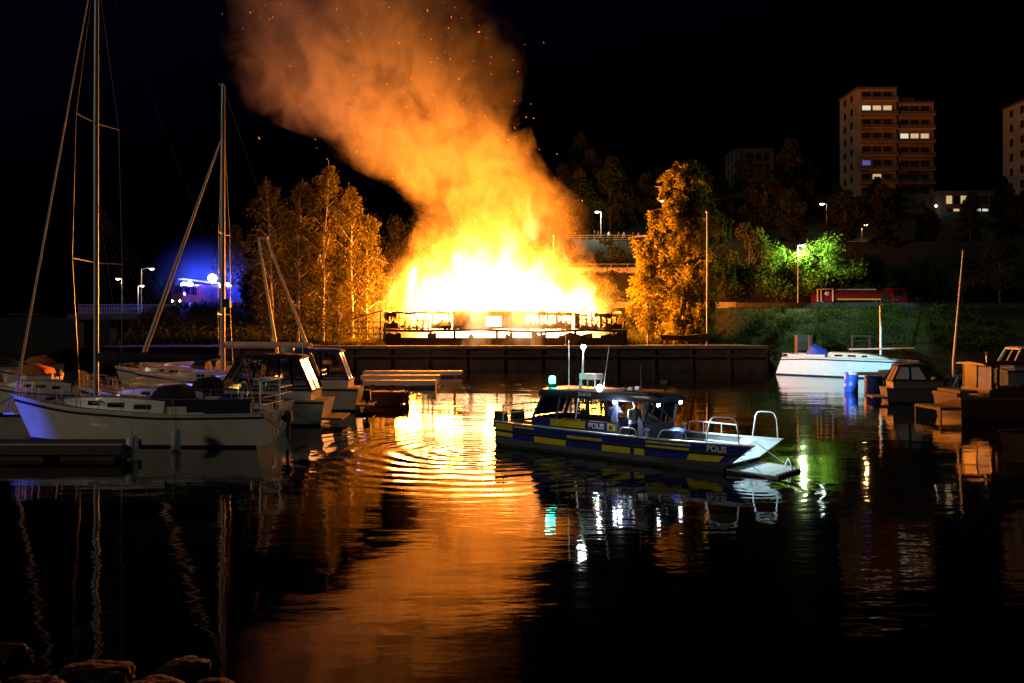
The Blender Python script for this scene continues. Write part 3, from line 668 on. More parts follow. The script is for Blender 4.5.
scatter('wall_bushes', 'bushes at the foot of the slope behind the end wall', 'bushes', ((PX(606, 104), PX(720, 104)), (101, 112)), 9000, 0.17, M['dark_leaf'], 74, 0.9, 90)

# ------------------------------------------------------------------ buildings on the hill
def block(parent, x0, x1, y0, y1, z0, z1, floors, lit, m=M['facade'], pitch=None, cols=3, balc=True):
    MB().bb(x0, x1, y0, y1, z0, z1).build('wall', m, parent)
    MB().bb(x0 - 0.2, x1 + 0.2, y0 - 0.2, y1 + 0.2, z1 + 0.003, z1 + 0.45).build('roof', M['facade_dim'], parent)
    fh = (z1 - z0) / floors; W = x1 - x0
    for k in range(floors):
        zf = z1 - (k + 1) * fh
        rc = MB().bb(x0 + W * 0.10, x1 - W * 0.04, y0 - 0.05, y0 + 0.3, zf + 0.35, zf + fh * 0.82).build('loggia_shade', M['recess'], parent)  # shallow dark box, the recess shade is in its colour
        for c in range(cols):
            a = x0 + W * (0.13 + 0.80 * c / cols); b_ = a + W * 0.80 / cols * 0.78
            pm = lit.get((k, c), M['pane_dark'])
            MB().bb(a, b_, y0 - 0.12, y0 - 0.06, zf + 0.5, zf + fh * 0.78).build('window', pm, rc)
        if balc:
            b2 = MB().bb(x0 + W * 0.06, x1 - W * 0.01, y0 - 1.5, y0 - 0.003, zf + 0.1, zf + 0.3).build('balcony', m, parent)
            MB().bb(x0 + W * 0.06, x1 - W * 0.01, y0 - 1.5, y0 - 1.42, zf + 0.303, zf + 1.15).build('balcony_front', M['facade_dim'], b2)
    for k in range(floors):
        zf = z1 - (k + 1) * fh
        for yy in (0.3, 0.68):
            y = lerp(y0, y1, yy)
            MB().bb(x0 - 0.06, x0 - 0.003, y - 0.7, y + 0.7, zf + 0.9, zf + fh * 0.75).build('side_window', M['pane_dark'], parent)
tw = thing('apartment_tower', 'tall apartment tower of two joined blocks with balconies and a few lit windows', 'building', (0, 0, 0))
BY = 210.0
def bx_(px): return PX(px, BY)
block(tw, bx_(857), bx_(896.5), BY, BY + 11, 33, PZ(89, BY), 9, {(1, 1): M['pane_warm'], (1, 2): M['pane_warm'], (1, 0): M['pane_white'], (5, 0): M['pane_blue'], (6, 1): M['pane_warm']})
block(tw, bx_(897.5), bx_(936), BY + 1.2, BY + 12, 33, PZ(102, BY), 8, {(2, 0): M['pane_white'], (2, 1): M['pane_warm'], (2, 2): M['pane_warm']})
MB().bb(bx_(898), bx_(920), BY + 3, BY + 9, PZ(102, BY) + 0.46, PZ(95, BY)).build('roof_house', M['facade_dim'], tw)
t2 = thing('corner_apartment_building', 'dim apartment block cut by the edge of the photo at the hilltop', 'building')
block(t2, bx_(1031), bx_(1092), BY, BY + 12, 35, PZ(98, BY), 7, {(5, 0): M['pane_white'], (1, 1): M['pane_warm']}, m=M['facade'])
t3 = thing('dim_apartment_building', 'faint dark apartment block far up the hill behind the big birch', 'building')
block(t3, PX(735, 262), PX(774, 262), 262, 274, 34, PZ(150, 262), 7, {}, m=M['facade_dim'], cols=4, balc=False)
t4 = thing('terrace_house', 'long low house with glowing windows between the two apartment blocks', 'building')
block(t4, PX(938, 188), PX(1001, 188), 188, 198, 28.5, PZ(193, 188), 2, {(0, 0): M['pane_warm'], (1, 4): M['pane_white'], (1, 5): M['pane_white'], (0, 2): M['pane_warm'], (1, 1): M['pane_warm']}, m=M['facade_dim'], cols=7, balc=False)
hl = thing('garage_lamp', 'small cold wall lamp glowing below the terrace house', 'lamp', P(936, 206, 187)); MB().ball((0, 0, 0), 0.22, 8, 6).build('globe', M['lamp_cool'], hl)

# ------------------------------------------------------------------ road, rails, lookout, lamps
def rail(name, label, cat, pts, h, spacing, m, rails=(1.0, 0.55), r=0.035, group=None):
    t = thing(name, label, cat, pts[0], 0, group); o0 = Vector(pts[0])
    pp = [Vector(p) - o0 for p in pts]
    for k in rails: MB().tube([p + Vector((0, 0, h * k)) for p in pp], r, 6).build('rail', m, t)
    po = MB()
    for a, b_ in zip(pp, pp[1:]):
        n = max(1, int((b_ - a).length / spacing))
        for i in range(n + 1):
            c = a.lerp(b_, i / n); po.tube([c, c + Vector((0, 0, h))], r * 0.9, 5)
    po.build('posts', m, t); return t
# low parapets at the terrace edges
for i in range(15):
    c = copy_tree(pa if i % 2 else pb); c.location = (-215 + i * 10 + rnd.uniform(-4, 4), 246 + rnd.uniform(-6, 6), ground_z(-215 + i * 10, 246) - .5); c.rotation_euler.z = rnd.uniform(0, 6.28); q_ = rnd.uniform(.6, 1.0); c.scale = (q_ * 1.5, q_ * 1.5, q_)
    tag(c, 'dark tree on the unlit far shore beyond the bridge', group='dark trees on the far shore')
p1 = thing('road_parapet', 'low concrete parapet along the road below the fire engine', 'parapet'); MB().bb(PX(737, 113.3), 90, 113.1, 113.5, 7.0, 7.75).build('wall', M['dark_concrete'], p1); MB().bb(PX(737, 113.3), 90, 113.0, 113.6, 7.753, 7.87).build('coping', M['dark_concrete'], p1)
p1 = thing('orange_parapet', 'short orange lit parapet between the pavilion and the tall birch', 'parapet'); MB().bb(PX(612, 113.3), PX(736, 113.3), 113.15, 113.5, 6.9, 7.95).build('wall', M['concrete'], p1)
p2 = thing('terrace_wall', 'orange lit retaining wall crossing the hillside behind the smoke', 'wall'); MB().bb(PX(530, 133), PX(660, 133), 132.6, 133.0, 12.3, 13.85).build('wall', M['concrete'], p2)
rail('terrace_railing', 'metal guard rail on top of the orange lit retaining wall', 'railing', [(PX(530, 133.4), 133.4, 13.4), (PX(660, 133.4), 133.4, 13.4)], 1.1, 2.4, M['pole'])
rail('lookout_railing', 'railing of the lookout where the onlookers stand', 'railing', [(PX(566, 149.5), 149.5, 19.6), (PX(650, 149.5), 149.5, 19.6)], 1.15, 1.2, M['pole'], rails=(1.0, 0.66, 0.33))
def street_lamp(px, py, Y, label, m, color, energy, arm=-0.9, base=None, hs=1.0):
    zb = base if base is not None else gz(px, Y); x = PX(px, Y); H = PZ(py, Y) - zb
    t = thing('street_lamp', label, 'street lamp', (x - arm, Y, zb))
    MB().tube([(0, 0, 0), (0, 0, H * .5), (0, 0, H)], [0.10, 0.08, 0.06], 8).build('pole', M['pole'], t, 60)
    MB().tube([(0, 0, H - 0.1), (arm * .4, 0, H + 0.12), (arm, 0, H + 0.16)], 0.045, 6).build('arm', M['pole'], t, 60)
    MB().ball((arm, 0, H + 0.12), (0.42 * hs, 0.2 * hs, 0.12), 10, 6).build('housing', M['pole'], t, 60)
    MB().ball((arm, 0, H), (0.32 * hs, 0.18 * hs, 0.15 * hs), 10, 6).build('bulb', m, t, 60)
    lamp('bulb_light', 'POINT', energy, color, t, (arm, -0.1, H - 0.45), 0.25)
street_lamp(803, 246, 115.5, 'street lamp with a white glow beside the bright green tree', M['lamp_cool'], (0.72, 1.0, 0.42), 9000, arm=0.7, base=7.2)
street_lamp(597, 212, 151, 'street lamp glowing above the onlookers on the lookout', M['lamp_cool'], (0.75, 1, .75), 2600, arm=-0.7)
street_lamp(662, 201, 160, 'street lamp half hidden by the top of the tall birch', M['lamp_cool'], (0.75, 1, .75), 150)
street_lamp(822, 204, 165, 'street lamp shining alone on the dark hillside', M['lamp_cool'], (0.75, 1, .85), 40, hs=1.3)
street_lamp(866, 225, 158, 'warm orange street lamp under the apartment tower', M['lamp_warm'], (1, .5, .15), 500, arm=0.8, hs=1.2)
street_lamp(118, 279, 128, 'short street lamp over the blue lit bridge railing', M['lamp_warm'], (1, .8, .45), 250, arm=-0.6, base=7.0)
street_lamp(152, 269, 130, 'tallest street lamp over the bridge', M['lamp_warm'], (1, .8, .45), 250, arm=1.6, base=7.0)
street_lamp(142, 286, 134, 'lower street lamp behind the tallest bridge lamp', M['lamp_warm'], (1, .8, .45), 250, arm=0.6, base=7.0)
# bridge over the water
br = thing('road_bridge', 'dark bridge deck crossing to the shore with a blue lit railing', 'bridge', (0, 0, 0))
MB().bb(PX(78, 125), -45.5, 122, 130, 5.7, 6.5).build('deck', M['dark_concrete'], br)
for px in (84, 116, 148, 178): MB().bb(PX(px, 125) - .5, PX(px, 125) + .5, 124, 128, -3.5, 5.7).build('pier', M['dark_concrete'], br)
rb = MB(); X0, X1 = PX(78, 122), PX(180, 122)
for i in range(60): rb.tube([(lerp(X0, X1, i / 59), 122.2, 6.5), (lerp(X0, X1, i / 59), 122.2, 7.8)], 0.05, 5)
for z in (6.7, 7.3, 7.85): rb.tube([(X0, 122.2, z), (X1, 122.2, z)], 0.06, 5)
rb.build('railing', M['pole'], br)

# ------------------------------------------------------------------ boats
def hull(L, B, sheer, draft, plan, bow_rake, stern_rake, flare=0.86, n=18, chine=None):
    """side shell, closed transom; boat frame: stern x=0, bow x=L, z=0 waterline"""
    rings = []; edge = []
    for i in range(n + 1):
        t = i / n; b = interp(plan, t) * B / 2; zs = interp(sheer, t); rk = lerp(stern_rake, bow_rake, t ** 2) * L
        fw = flare * (1 - 0.55 * t ** 5)
        row = [(b, zs), (b * lerp(1, fw, .35), zs * .55), (b * lerp(1, fw, .75), zs * .2), (b * fw, 0.0), (b * fw * .62, -draft * .6), (0.0, -draft)]
        pts = []
        for y, z in row:
            k = (zs - z) / (zs + draft); s_ = lerp(1, -1, t); x = t * L + (stern_rake * L * k if t < .5 else 0) * (1 - 2 * t) - (bow_rake * L * k * max(0, 2 * t - 1) ** 1.5)
            pts.append((x, y, z))
        ring = pts + [(x, -y, z) for x, y, z in pts[-2::-1]]
        rings.append(ring); edge.append(pts[0])
    return rings, edge
def build_hull(parent, rings, edge, m, deck_m=None, deck_drop=0.03, deck=True):
    mb = MB(); mb.loft(rings, closed=False, cap=False); n = len(rings[0])
    mb.add(rings[0], [tuple(range(n))]); mb.add(rings[-1], [tuple(range(n))[::-1]])
    h = mb.build('hull', m, parent, 40)
    if deck:
        dk = MB(); rr = []
        for x, y, z in edge:
            y = max(y - 0.03, 0.005); rr.append([(x, y, z - deck_drop), (x, y * .5, z - deck_drop + .04), (x, 0, z - deck_drop + .06), (x, -y * .5, z - deck_drop + .04), (x, -y, z - deck_drop)])
        dk.loft(rr, closed=False, cap=False); dk.build('deck', deck_m or M['cream'], parent, 40, fix=False)
    return h
def stripe(parent, rings, z0, z1, m, name='stripe', t0=0.0, t1=1.0, both=True, off=0.008):
    """band lying 8 mm proud of the hull between two fractions of the freeboard"""
    mb = MB(); N = len(rings)
    def at(ring, side, f):
        # f: 1 = sheer, 0 = waterline, along the upper four hull points
        pts = ring[:4] if side > 0 else ring[::-1][:4]
        zs = pts[0][2]; z = zs * f
        for a, b_ in zip(pts, pts[1:]):
            if b_[2] <= z <= a[2] + 1e-9:
                u = (a[2] - z) / max(1e-6, a[2] - b_[2]); return tuple(lerp(p, q, u) for p, q in zip(a, b_))
        return pts[0]
    for side in ((1, -1) if both else (both,)):
        rows = []
        for i in range(N):
            t = i / (N - 1)
            if t < t0 - 1e-6 or t > t1 + 1e-6: continue
            a = at(rings[i], side, z1); b_ = at(rings[i], side, z0)
            rows.append([(a[0], a[1] + side * off, a[2]), (b_[0], b_[1] + side * off, b_[2])])
        mb.loft(rows, closed=False, cap=False)
    return mb.build(name, m, parent, 40, fix=False)
SAILPLAN = [(0, .66), (.2, .88), (.45, 1), (.65, .88), (.8, .62), (.92, .28), (1, .02)]
def sailboat(label, loc, rz, L, B, fb, mast_x=0.6, mast_h=13, boom_z=None, boom_len=None, cover=None, spreaders=(0.35, 0.68), spr_w=1.0, forestay=True, furled=0.09, group='sailing yachts moored stern out', name='sailing_yacht', rails=True, hood=True, stripe_m=None, mast_r=0.085, hullm=None, details=True, mast=True, shroud=True, sheer=None, srake=0.05):
    t = thing(name, label, 'sailing boat', loc, rz, group)
    sheer = sheer or [(0, fb * .92), (.35, fb * .88), (.7, fb * 1.02), (1, fb * 1.30)]
    rings, edge = hull(L, B, sheer, 0.45, SAILPLAN, 0.10, srake, 0.84)
    build_hull(t, rings, edge, hullm or M['gelcoat'])
    stripe(t, rings, .86, .93, stripe_m or M['navy'], 'sheer_stripe'); stripe(t, rings, .0, .07, M['navy'], 'boot_stripe')
    zd = lambda u: interp(sheer, u)
    MB().tube([(x, y, z + .02) for x, y, z in edge], 0.03, 5).tube([(x, -y, z + .02) for x, y, z in edge], 0.03, 5).build('toe_rail', M['alu'], t)
    # coachroof with portlights
    rr = []
    for u, k, h in ((.36, .95, .02), (.37, 1.0, .46), (.55, .95, .48), (.68, .75, .38), (.76, .5, .22), (.80, .35, .03)):
        wd = B / 2 * .58 * k; z = zd(u)
        rr.append([(u * L, wd, z), (u * L, wd * .88, z + h), (u * L, wd * .4, z + h + .06), (u * L, -wd * .4, z + h + .06), (u * L, -wd * .88, z + h), (u * L, -wd, z)])
    cr = MB().loft(rr).build('coachroof', M['gelcoat'], t, 35)
    for s in (1, -1):
        for u0, u1 in ((.42, .48), (.52, .58), (.62, .66)):
            z = zd(u0) + .14; y0 = s * (B / 2 * .58 * interp([(.37, 1), (.55, .95), (.68, .75)], (u0 + u1) / 2) * .985 + .012)
            y1 = s * (abs(y0) - .04); MB().panel([(u0 * L, y0, z), (u1 * L, y0, z), (u1 * L, y1, z + .17), (u0 * L, y1, z + .17)], .012, (0, s, 0)).build('portlight', M['dark_glass'], cr)
    # cockpit: coamings, seats well, wheel
    for s in (1, -1): MB().box((.2 * L, s * B * .31, zd(.2) + .12), (.3 * L, .12, .3)).build('coaming', M['gelcoat'], t)
    MB().bb(.07 * L, .35 * L, -B * .2, B * .2, zd(.1) + .035, zd(.1) + .06).build('cockpit_sole', M['timber'], t)
    if details:
        wpts = [(.12 * L, .42 * math.cos(a), zd(.1) + .75 + .42 * math.sin(a)) for a in [2 * PI * k / 16 for k in range(17)]]
        wm = MB().tube(wpts, .018, 5)
        for k in range(5): wm.tube([(.12 * L, 0, zd(.1) + .75), wpts[int(k * 16 / 5)]], .01, 4)
        wm.tube([(.12 * L + .05, 0, zd(.1)), (.12 * L + .05, 0, zd(.1) + .8)], .06, 6); wm.build('steering_wheel', M['steel'], t)
    if hood:
        hr = []
        for u, h, k in ((.33, .95, .9), (.36, 1.08, .95), (.41, .98, .9), (.45, .5, .8)):
            wd = B / 2 * .56 * k; z = zd(u); hr.append([(u * L, wd, z + .05), (u * L, wd * .95, z + h * .7), (u * L, wd * .55, z + h), (u * L, -wd * .55, z + h), (u * L, -wd * .95, z + h * .7), (u * L, -wd, z + .05)])
        MB().loft(hr).build('sprayhood', M['canvas_dark'], t, 50)
    mz = zd(mast_x) + .42; mx = mast_x * L
    if mast:
        ms = MB().tube([(mx, 0, mz), (mx, 0, mz + mast_h * .6), (mx - .03, 0, mz + mast_h)], [mast_r, mast_r, mast_r * .8], 8).build('mast', M['mast_alu'], t, 50)
        MB().tube([(mx, 0, mz + mast_h), (mx, 0, mz + mast_h + .5)], .012, 4).box((mx + .1, 0, mz + mast_h + .08), (.3, .06, .08)).build('masthead', M['wire'], ms)
        ends = {1: [(mx - .25, B * .42, zd(mast_x))], -1: [(mx - .25, -B * .42, zd(mast_x))]}
        for f in spreaders:
            z = mz + mast_h * f; sw = spr_w * (1.25 - .5 * f)
            sb = MB()
            for s in (1, -1):
                sb.tube([(mx, 0, z), (mx - .1, s * sw, z + .06)], .025, 5); ends[s].append((mx - .1, s * sw, z + .06))
            sb.build('spreader', M['mast_alu'], ms)
        if shroud:
            for s in (1, -1): MB().tube(ends[s] + [(mx, 0, mz + mast_h * .98)], .011, 4).build('shroud', M['wire'], t)
            MB().tube([(0.1, 0, zd(0)), (mx, 0, mz + mast_h)], .009, 4).build('backstay', M['wire'], t)
        if forestay:
            a, b_ = Vector((L * .985, 0, zd(1) + .1)), Vector((mx + .05, 0, mz + mast_h * (.98 if forestay is True else forestay)))
            if furled: MB().tube([a, a.lerp(b_, .04), a.lerp(b_, .06), a.lerp(b_, .4), a.lerp(b_, .93), b_], [.02, .06, furled, furled * .85, furled * .4, .012], 8).build('furled_jib', M['sail'], t, 60)
            else: MB().tube([a, b_], .014, 4).build('forestay', M['wire'], t)
        if boom_len:
            bz = boom_z
            bo = MB().tube([(mx - .1, 0, bz), (mx - boom_len, 0, bz + .05)], .06, 8).build('boom', M['mast_alu'], t, 60)
            if cover:
                rr = [[(mx - .05 - boom_len * u, r_ * math.cos(2 * PI * k / 8) * .7, bz + .12 + r_ * math.sin(2 * PI * k / 8)) for k in range(8)] for u, r_ in ((0, .1), (.03, .26), (.3, .21), (.6, .17), (.9, .13), (1, .07))]
                MB().loft(rr).build('sail_cover', cover, bo, 60)
            MB().tube([(mx - boom_len * .9, 0, bz), (.2 * L, 0, zd(.2) + .2)], .012, 4).build('mainsheet', M['wire'], bo)
    if rails:
        rl = MB(); y_ = lambda u: interp(SAILPLAN, u) * B / 2 - .06
        us = [.04 + .09 * k for k in range(11)]
        for s in (1, -1):
            for u in us: rl.tube([(u * L, s * y_(u), zd(u)), (u * L, s * y_(u), zd(u) + .6)], .013, 5)
            for h in (.32, .6): rl.tube([(u * L, s * y_(u), zd(u) + h) for u in us], .006, 4)
        rl.build('lifelines', M['steel'], t)
        pl = MB()
        for h in (.35, .62): pl.tube([(u * L, s * y_(u), zd(u) + h) for s, u in ((1, .88), (1, .96))] + [(L * 1.0, 0, zd(1) + h)] + [(u * L, s * y_(u), zd(u) + h) for s, u in ((-1, .96), (-1, .88))], .016, 5)
        for s in (1, -1): pl.tube([(.96 * L, s * y_(.96), zd(.96)), (.96 * L, s * y_(.96), zd(.96) + .62)], .016, 5)
        pl.build('pulpit', M['steel'], t)
        ps = MB()
        for h in (.35, .62): ps.tube([(.1 * L, y_(.1), zd(0) + h), (.01 * L, y_(0), zd(0) + h), (.01 * L, -y_(0), zd(0) + h), (.1 * L, -y_(.1), zd(0) + h)], .016, 5)
        ps.build('pushpit', M['steel'], t)
    return t, rings, zd
def fender(label, loc, r, h, m, rope=0.5, group='boat fenders'):
    t = thing('fender', label, 'fender', loc, 0, group)
    MB().lathe([(.02, 0), (r * .7, .04), (r, r * .7), (r, h - r * .7), (r * .7, h - .04), (.03, h)], n=12).build('body', m, t, 50)
    MB().tube([(0, 0, h), (0, 0, h + rope)], .012, 4).build('rope', M['black'], t)
    return t

# yacht A: the white yacht closest to the photographer
A, Ar, Az = sailboat('big white sailing yacht with blue lit bow, moored closest of all boats', (-9.1, 32.9, 0), PI - R(8), 11.2, 3.1, 1.38, mast_x=.672, mast_h=17.6, boom_z=3.22, boom_len=5.2, cover=M['canvas_dark'], spreaders=(.30, .615), spr_w=1.45, furled=0.045, mast_r=.10)
wa = MB()   # boarding ladder, outboard bracket, flag staff on the stern
wa.tube([(-.05, .25, 1.35), (-.12, .25, .35)], .02, 5).tube([(-.05, .55, 1.35), (-.12, .55, .35)], .02, 5)
for k in range(4): wa.tube([(-.07 - .015 * k, .25, 1.2 - .25 * k), (-.07 - .015 * k, .55, 1.2 - .25 * k)], .016, 5)
wa.build('boarding_ladder', M['steel'], A)
MB().tube([(.5, .9, 1.5), (.9, .95, 3.5)], .022, 6).build('flag_staff', M['timber'], A)
MB().loft([[(.62 + .02 * k, .92 + .05 * math.cos(a), 2.2 + .28 * k + .05 * math.sin(a)) for a in [PI / 3 * j for j in range(6)]] for k in range(5)]).build('rolled_flag', M['canvas_dark'], A, 60)
ob = MB().box((-.28, -.55, 1.05), (.32, .3, .42), top=(.8, .8)).tube([(-.28, -.55, .85), (-.26, -.55, .2)], .07, 6).box((-.1, -.55, 1.0), (.14, .26, .2)); ob.build('outboard_motor', M['black'], A, 40)
# canvas dodgers beside the cockpit
for s in (1, -1): MB().panel([(.5, s * 1.18, 1.36), (2.9, s * 1.42, 1.34), (2.9, s * 1.42, 1.82), (.5, s * 1.18, 1.84)], .012, (0, s, 0)).build('spray_dodger', M['canvas_dark'], A)
for y in (-1.1, 1.1):
    pts = [(.15, y, 1.3), (-.8, y * 1.3, .75), (-1.9, y * 1.5, .62)]; MB().tube(pts, .018, 5).build('mooring_line', M['black'], A)
MB().tube([(11.0, .1, 1.8), (11.9, .4, 1.2), (12.6, .6, .9)], .018, 5).build('mooring_line', M['black'], A)
rnd = random.Random(4)
for u in (.8, 2.0, 3.3, 4.4):
    for y in (-.25, .25): MB().tube([(7.4 - u, y, 3.3), (7.5, y * .3, 9.5)], .008, 4).build('lazyjack', M['wire'], A)
for x, y in ((8.9, .5), (8.4, -.4), (6.9, .75), (2.6, .9), (9.4, 0)):
    MB().tube([(x + (.22 - .012 * k) * math.cos(k * .8), y + (.22 - .012 * k) * math.sin(k * .8), 1.47 + .13 * (x > 6) + .006 * k) for k in range(15)], .022, 5).build('rope_coil', M['sail'], A)
for x in (8.0, 9.3): MB().box((x, 0, 1.68), (.5, .5, .10)).build('deck_hatch', M['dark_glass'], A)
for x, y in ((1.5, .4), (2.4, -.6), (3.0, .5)): MB().ball((x, y, 1.62), (.3, .22, .2), 8, 6).build('cushion', M['canvas_blue'], A)
sol = MB().bar((.25, -.9, 1.3), (.25, -.9, 2.5), .05).bar((.25, .9, 1.3), (.25, .9, 2.5), .05).bar((.25, -.95, 2.5), (.25, .95, 2.5), .06).box((.3, 0, 2.56), (.7, 1.3, .04)); sol.build('solar_arch', M['alu'], A)
an = MB().tube([(11.25, 0, 1.75), (11.4, 0, 1.35), (11.2, 0, 1.05)], .035, 6).box((11.25, 0, 1.05), (.5, .25, .05)); an.build('anchor', M['steel'], A)
# yacht B: white mast with thick furled jib
B_, _, _ = sailboat('yacht with tall white mast, thick rolled jib and white lit boom', (-11.3, 52, 0), PI + R(2), 11.5, 3.3, 1.45, mast_x=.545, mast_h=17.4, boom_z=3.35, boom_len=5.4, cover=None, spreaders=(.2, .48), spr_w=1.1, furled=.15, forestay=.82, mast_r=.15)
mz = MB(); rr = [[(6.2 - 5.3 * u, r_ * math.cos(PI / 4 * k) * .8, 3.52 + r_ * .8 * math.sin(PI / 4 * k)) for k in range(8)] for u, r_ in ((0, .08), (.04, .2), (.5, .18), (1, .12))]
mz.loft(rr).build('stowed_mainsail', M['sail'], B_, 60)
bb = MB().box((5.9, .4, 6.0), (.45, .3, .5), top=(.9, .9)).tube([(6.2, 0, 6.0), (5.9, .4, 6.0)], .03, 5); bb.build('radar_bracket', M['black'], B_, 40)
# smaller yachts between
sailboat('low yacht with a pale coachroof and no mast, behind the blue lit bow', (-19.5, 44.5, 0), PI, 8.5, 2.7, 1.35, mast=False, hood=True, details=False, stripe_m=M['pblue'])
sailboat('crowded white yacht with dark sprayhood squeezed between the big yacht and the dark framed cruiser', (-9.6, 36.6, 0), PI - R(4), 9.4, 2.6, 1.5, mast=False, hood=True)
sailboat('yacht lying farthest out behind the others with a pale deck', (-19, 64, 0), PI, 9.0, 2.8, 1.5, mast=False, hood=True, details=False)
sailboat('yacht with bare deck lying between the two masts', (-17.5, 58, 0), PI, 9.5, 2.9, 1.45, mast=False, hood=True, details=False)
for i, (label, px, Y, L_, cm) in enumerate((('small open boat under an orange cover beyond the forestay', 58, 70, 5.2, 'canvas_orange'), ('small boat with rust orange tarpaulin beside the white mast foot', 190, 72, 4.8, 'canvas_orange'), ('small boat under dark tarpaulin at the far jetty', 24, 86, 5, 'canvas_dark'), ('small open boat with an orange cover at the end of the far jetty', 66, 92, 5.5, 'canvas_orange'))):
    t = thing('small_boat', label, 'boat', (PX(px, Y), Y, 0.05), PI + R(8 * (i - 1)), 'small covered boats')
    rings, edge = hull(L_, 1.9, [(0, .75), (.5, .7), (1, 1.0)], .25, [(0, .8), (.4, 1), (.7, .82), (.9, .4), (1, .03)], .08, .02)
    build_hull(t, rings, edge, M['gelcoat']); stripe(t, rings, .8, .95, M['navy'], 'rubbing_strake')
    rr = []
    for u, k, h in ((.12, .8, .03), (.16, .86, .5), (.35, .9, .85), (.5, .88, .72), (.62, .75, .62), (.75, .5, .1)):
        wd = .95 * k; rr.append([(u * L_, wd, .72), (u * L_, wd * .8, .72 + h * .75), (u * L_, 0, .72 + h), (u * L_, -wd * .8, .72 + h * .75), (u * L_, -wd, .72)])
    MB().loft(rr).build('tarpaulin', M[cm], t, 60)
    MB().box((-.15, 0, .75), (.3, .3, .5), top=(.8, .8)).tube([(-.15, 0, .6), (-.12, 0, -.2)], .06, 6).build('outboard_motor', M['black'], t, 40)

